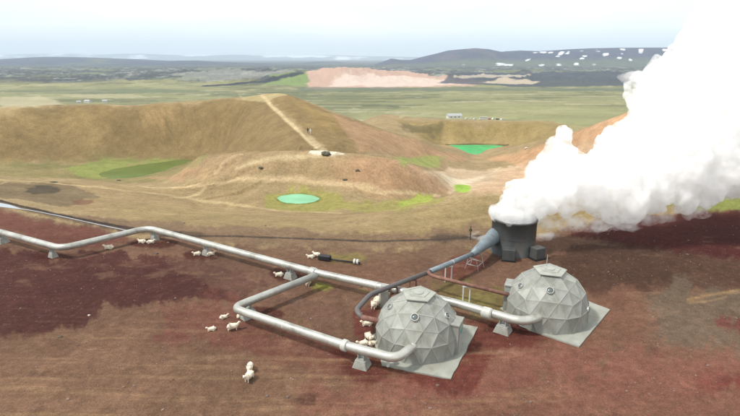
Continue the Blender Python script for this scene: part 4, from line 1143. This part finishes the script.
# ------------------------------------------------------------------ haze
bm = bmesh.new(); box(bm, (0, 17000, (900-140)/2), (90000, 40000, 900+140))
hz = link_mesh('haze', bm, volume_mat('haze', 6e-5, .0, (.74,.87,1.0))); tag(hz, 'thin pale blue haze over the plain', kind='stuff')

# ------------------------------------------------------------------ light, sky, camera
to_sun = Vector((-.55,-.18,.82)).normalized()
elev = math.asin(to_sun.z); azs = math.atan2(to_sun.x, to_sun.y)
sd = bpy.data.lights.new('sun', 'SUN'); sd.energy = 3.0; sd.angle = math.radians(6); sd.color = (1,.965,.90)
so = bpy.data.objects.new('sun', sd); C.objects.link(so); so.rotation_euler = to_sun.to_track_quat('Z','Y').to_euler(); so.location = (-40,0,60)
w = bpy.data.worlds.new('World'); sc.world = w; w.use_nodes = True; nt = w.node_tree; N = nt.nodes; L = nt.links; N.clear()
out = N.new('ShaderNodeOutputWorld'); bg = N.new('ShaderNodeBackground'); bg.inputs['Strength'].default_value = .12
sky = N.new('ShaderNodeTexSky'); sky.sky_type = 'NISHITA'; sky.sun_disc = False; sky.sun_elevation = elev; sky.sun_rotation = azs; sky.altitude = 600; sky.dust_density = 1.5; sky.ozone_density = 1
tc = N.new('ShaderNodeTexCoord'); mp = N.new('ShaderNodeMapping'); mp.inputs['Scale'].default_value = (1.2,1.2,7)
nz = N.new('ShaderNodeTexNoise'); nz.inputs['Scale'].default_value = 1.6; nz.inputs['Detail'].default_value = 6; nz.inputs['Roughness'].default_value = .55; nz.inputs['Distortion'].default_value = .4
L.new(tc.outputs['Generated'], mp.inputs[0]); L.new(mp.outputs[0], nz.inputs['Vector'])
mr = N.new('ShaderNodeMapRange'); mr.inputs['From Min'].default_value = .38; mr.inputs['From Max'].default_value = .66; mr.inputs['To Min'].default_value = .66; mr.inputs['To Max'].default_value = 1
L.new(nz.outputs['Fac'], mr.inputs['Value'])
sx = N.new('ShaderNodeSeparateXYZ'); L.new(tc.outputs['Generated'], sx.inputs[0])
hr = N.new('ShaderNodeMapRange'); hr.inputs['From Min'].default_value = .005; hr.inputs['From Max'].default_value = .05; hr.inputs['To Min'].default_value = .72; hr.inputs['To Max'].default_value = 1
L.new(sx.outputs['Z'], hr.inputs['Value'])
mu = N.new('ShaderNodeMath'); mu.operation = 'MULTIPLY'; L.new(mr.outputs[0], mu.inputs[0]); L.new(hr.outputs[0], mu.inputs[1])
mx = N.new('ShaderNodeMix'); mx.data_type = 'RGBA'; L.new(mu.outputs[0], mx.inputs['Factor']); L.new(sky.outputs[0], mx.inputs[6])
mx.inputs[7].default_value = (9.1,9.15,8.9,1)
L.new(mx.outputs[2], bg.inputs['Color']); L.new(bg.outputs[0], out.inputs['Surface'])

cam = bpy.data.cameras.new('camera'); co = bpy.data.objects.new('camera', cam); C.objects.link(co)
cam.sensor_width = 36; cam.lens = 36*F/740; cam.clip_start = .5; cam.clip_end = 120000
co.location = (0,0,H); co.rotation_euler = (math.pi/2-TH, 0, 0); sc.camera = co
sc.view_settings.view_transform = 'Standard'; sc.view_settings.look = 'None'; sc.view_settings.gamma = 1; sc.view_settings.exposure = .3
sc.render.engine = 'CYCLES'
cy = sc.cycles; cy.max_bounces = 40; cy.diffuse_bounces = 3; cy.glossy_bounces = 2; cy.transmission_bounces = 2; cy.volume_bounces = 36; cy.transparent_max_bounces = 8
cy.use_adaptive_sampling = True; cy.use_denoising = True
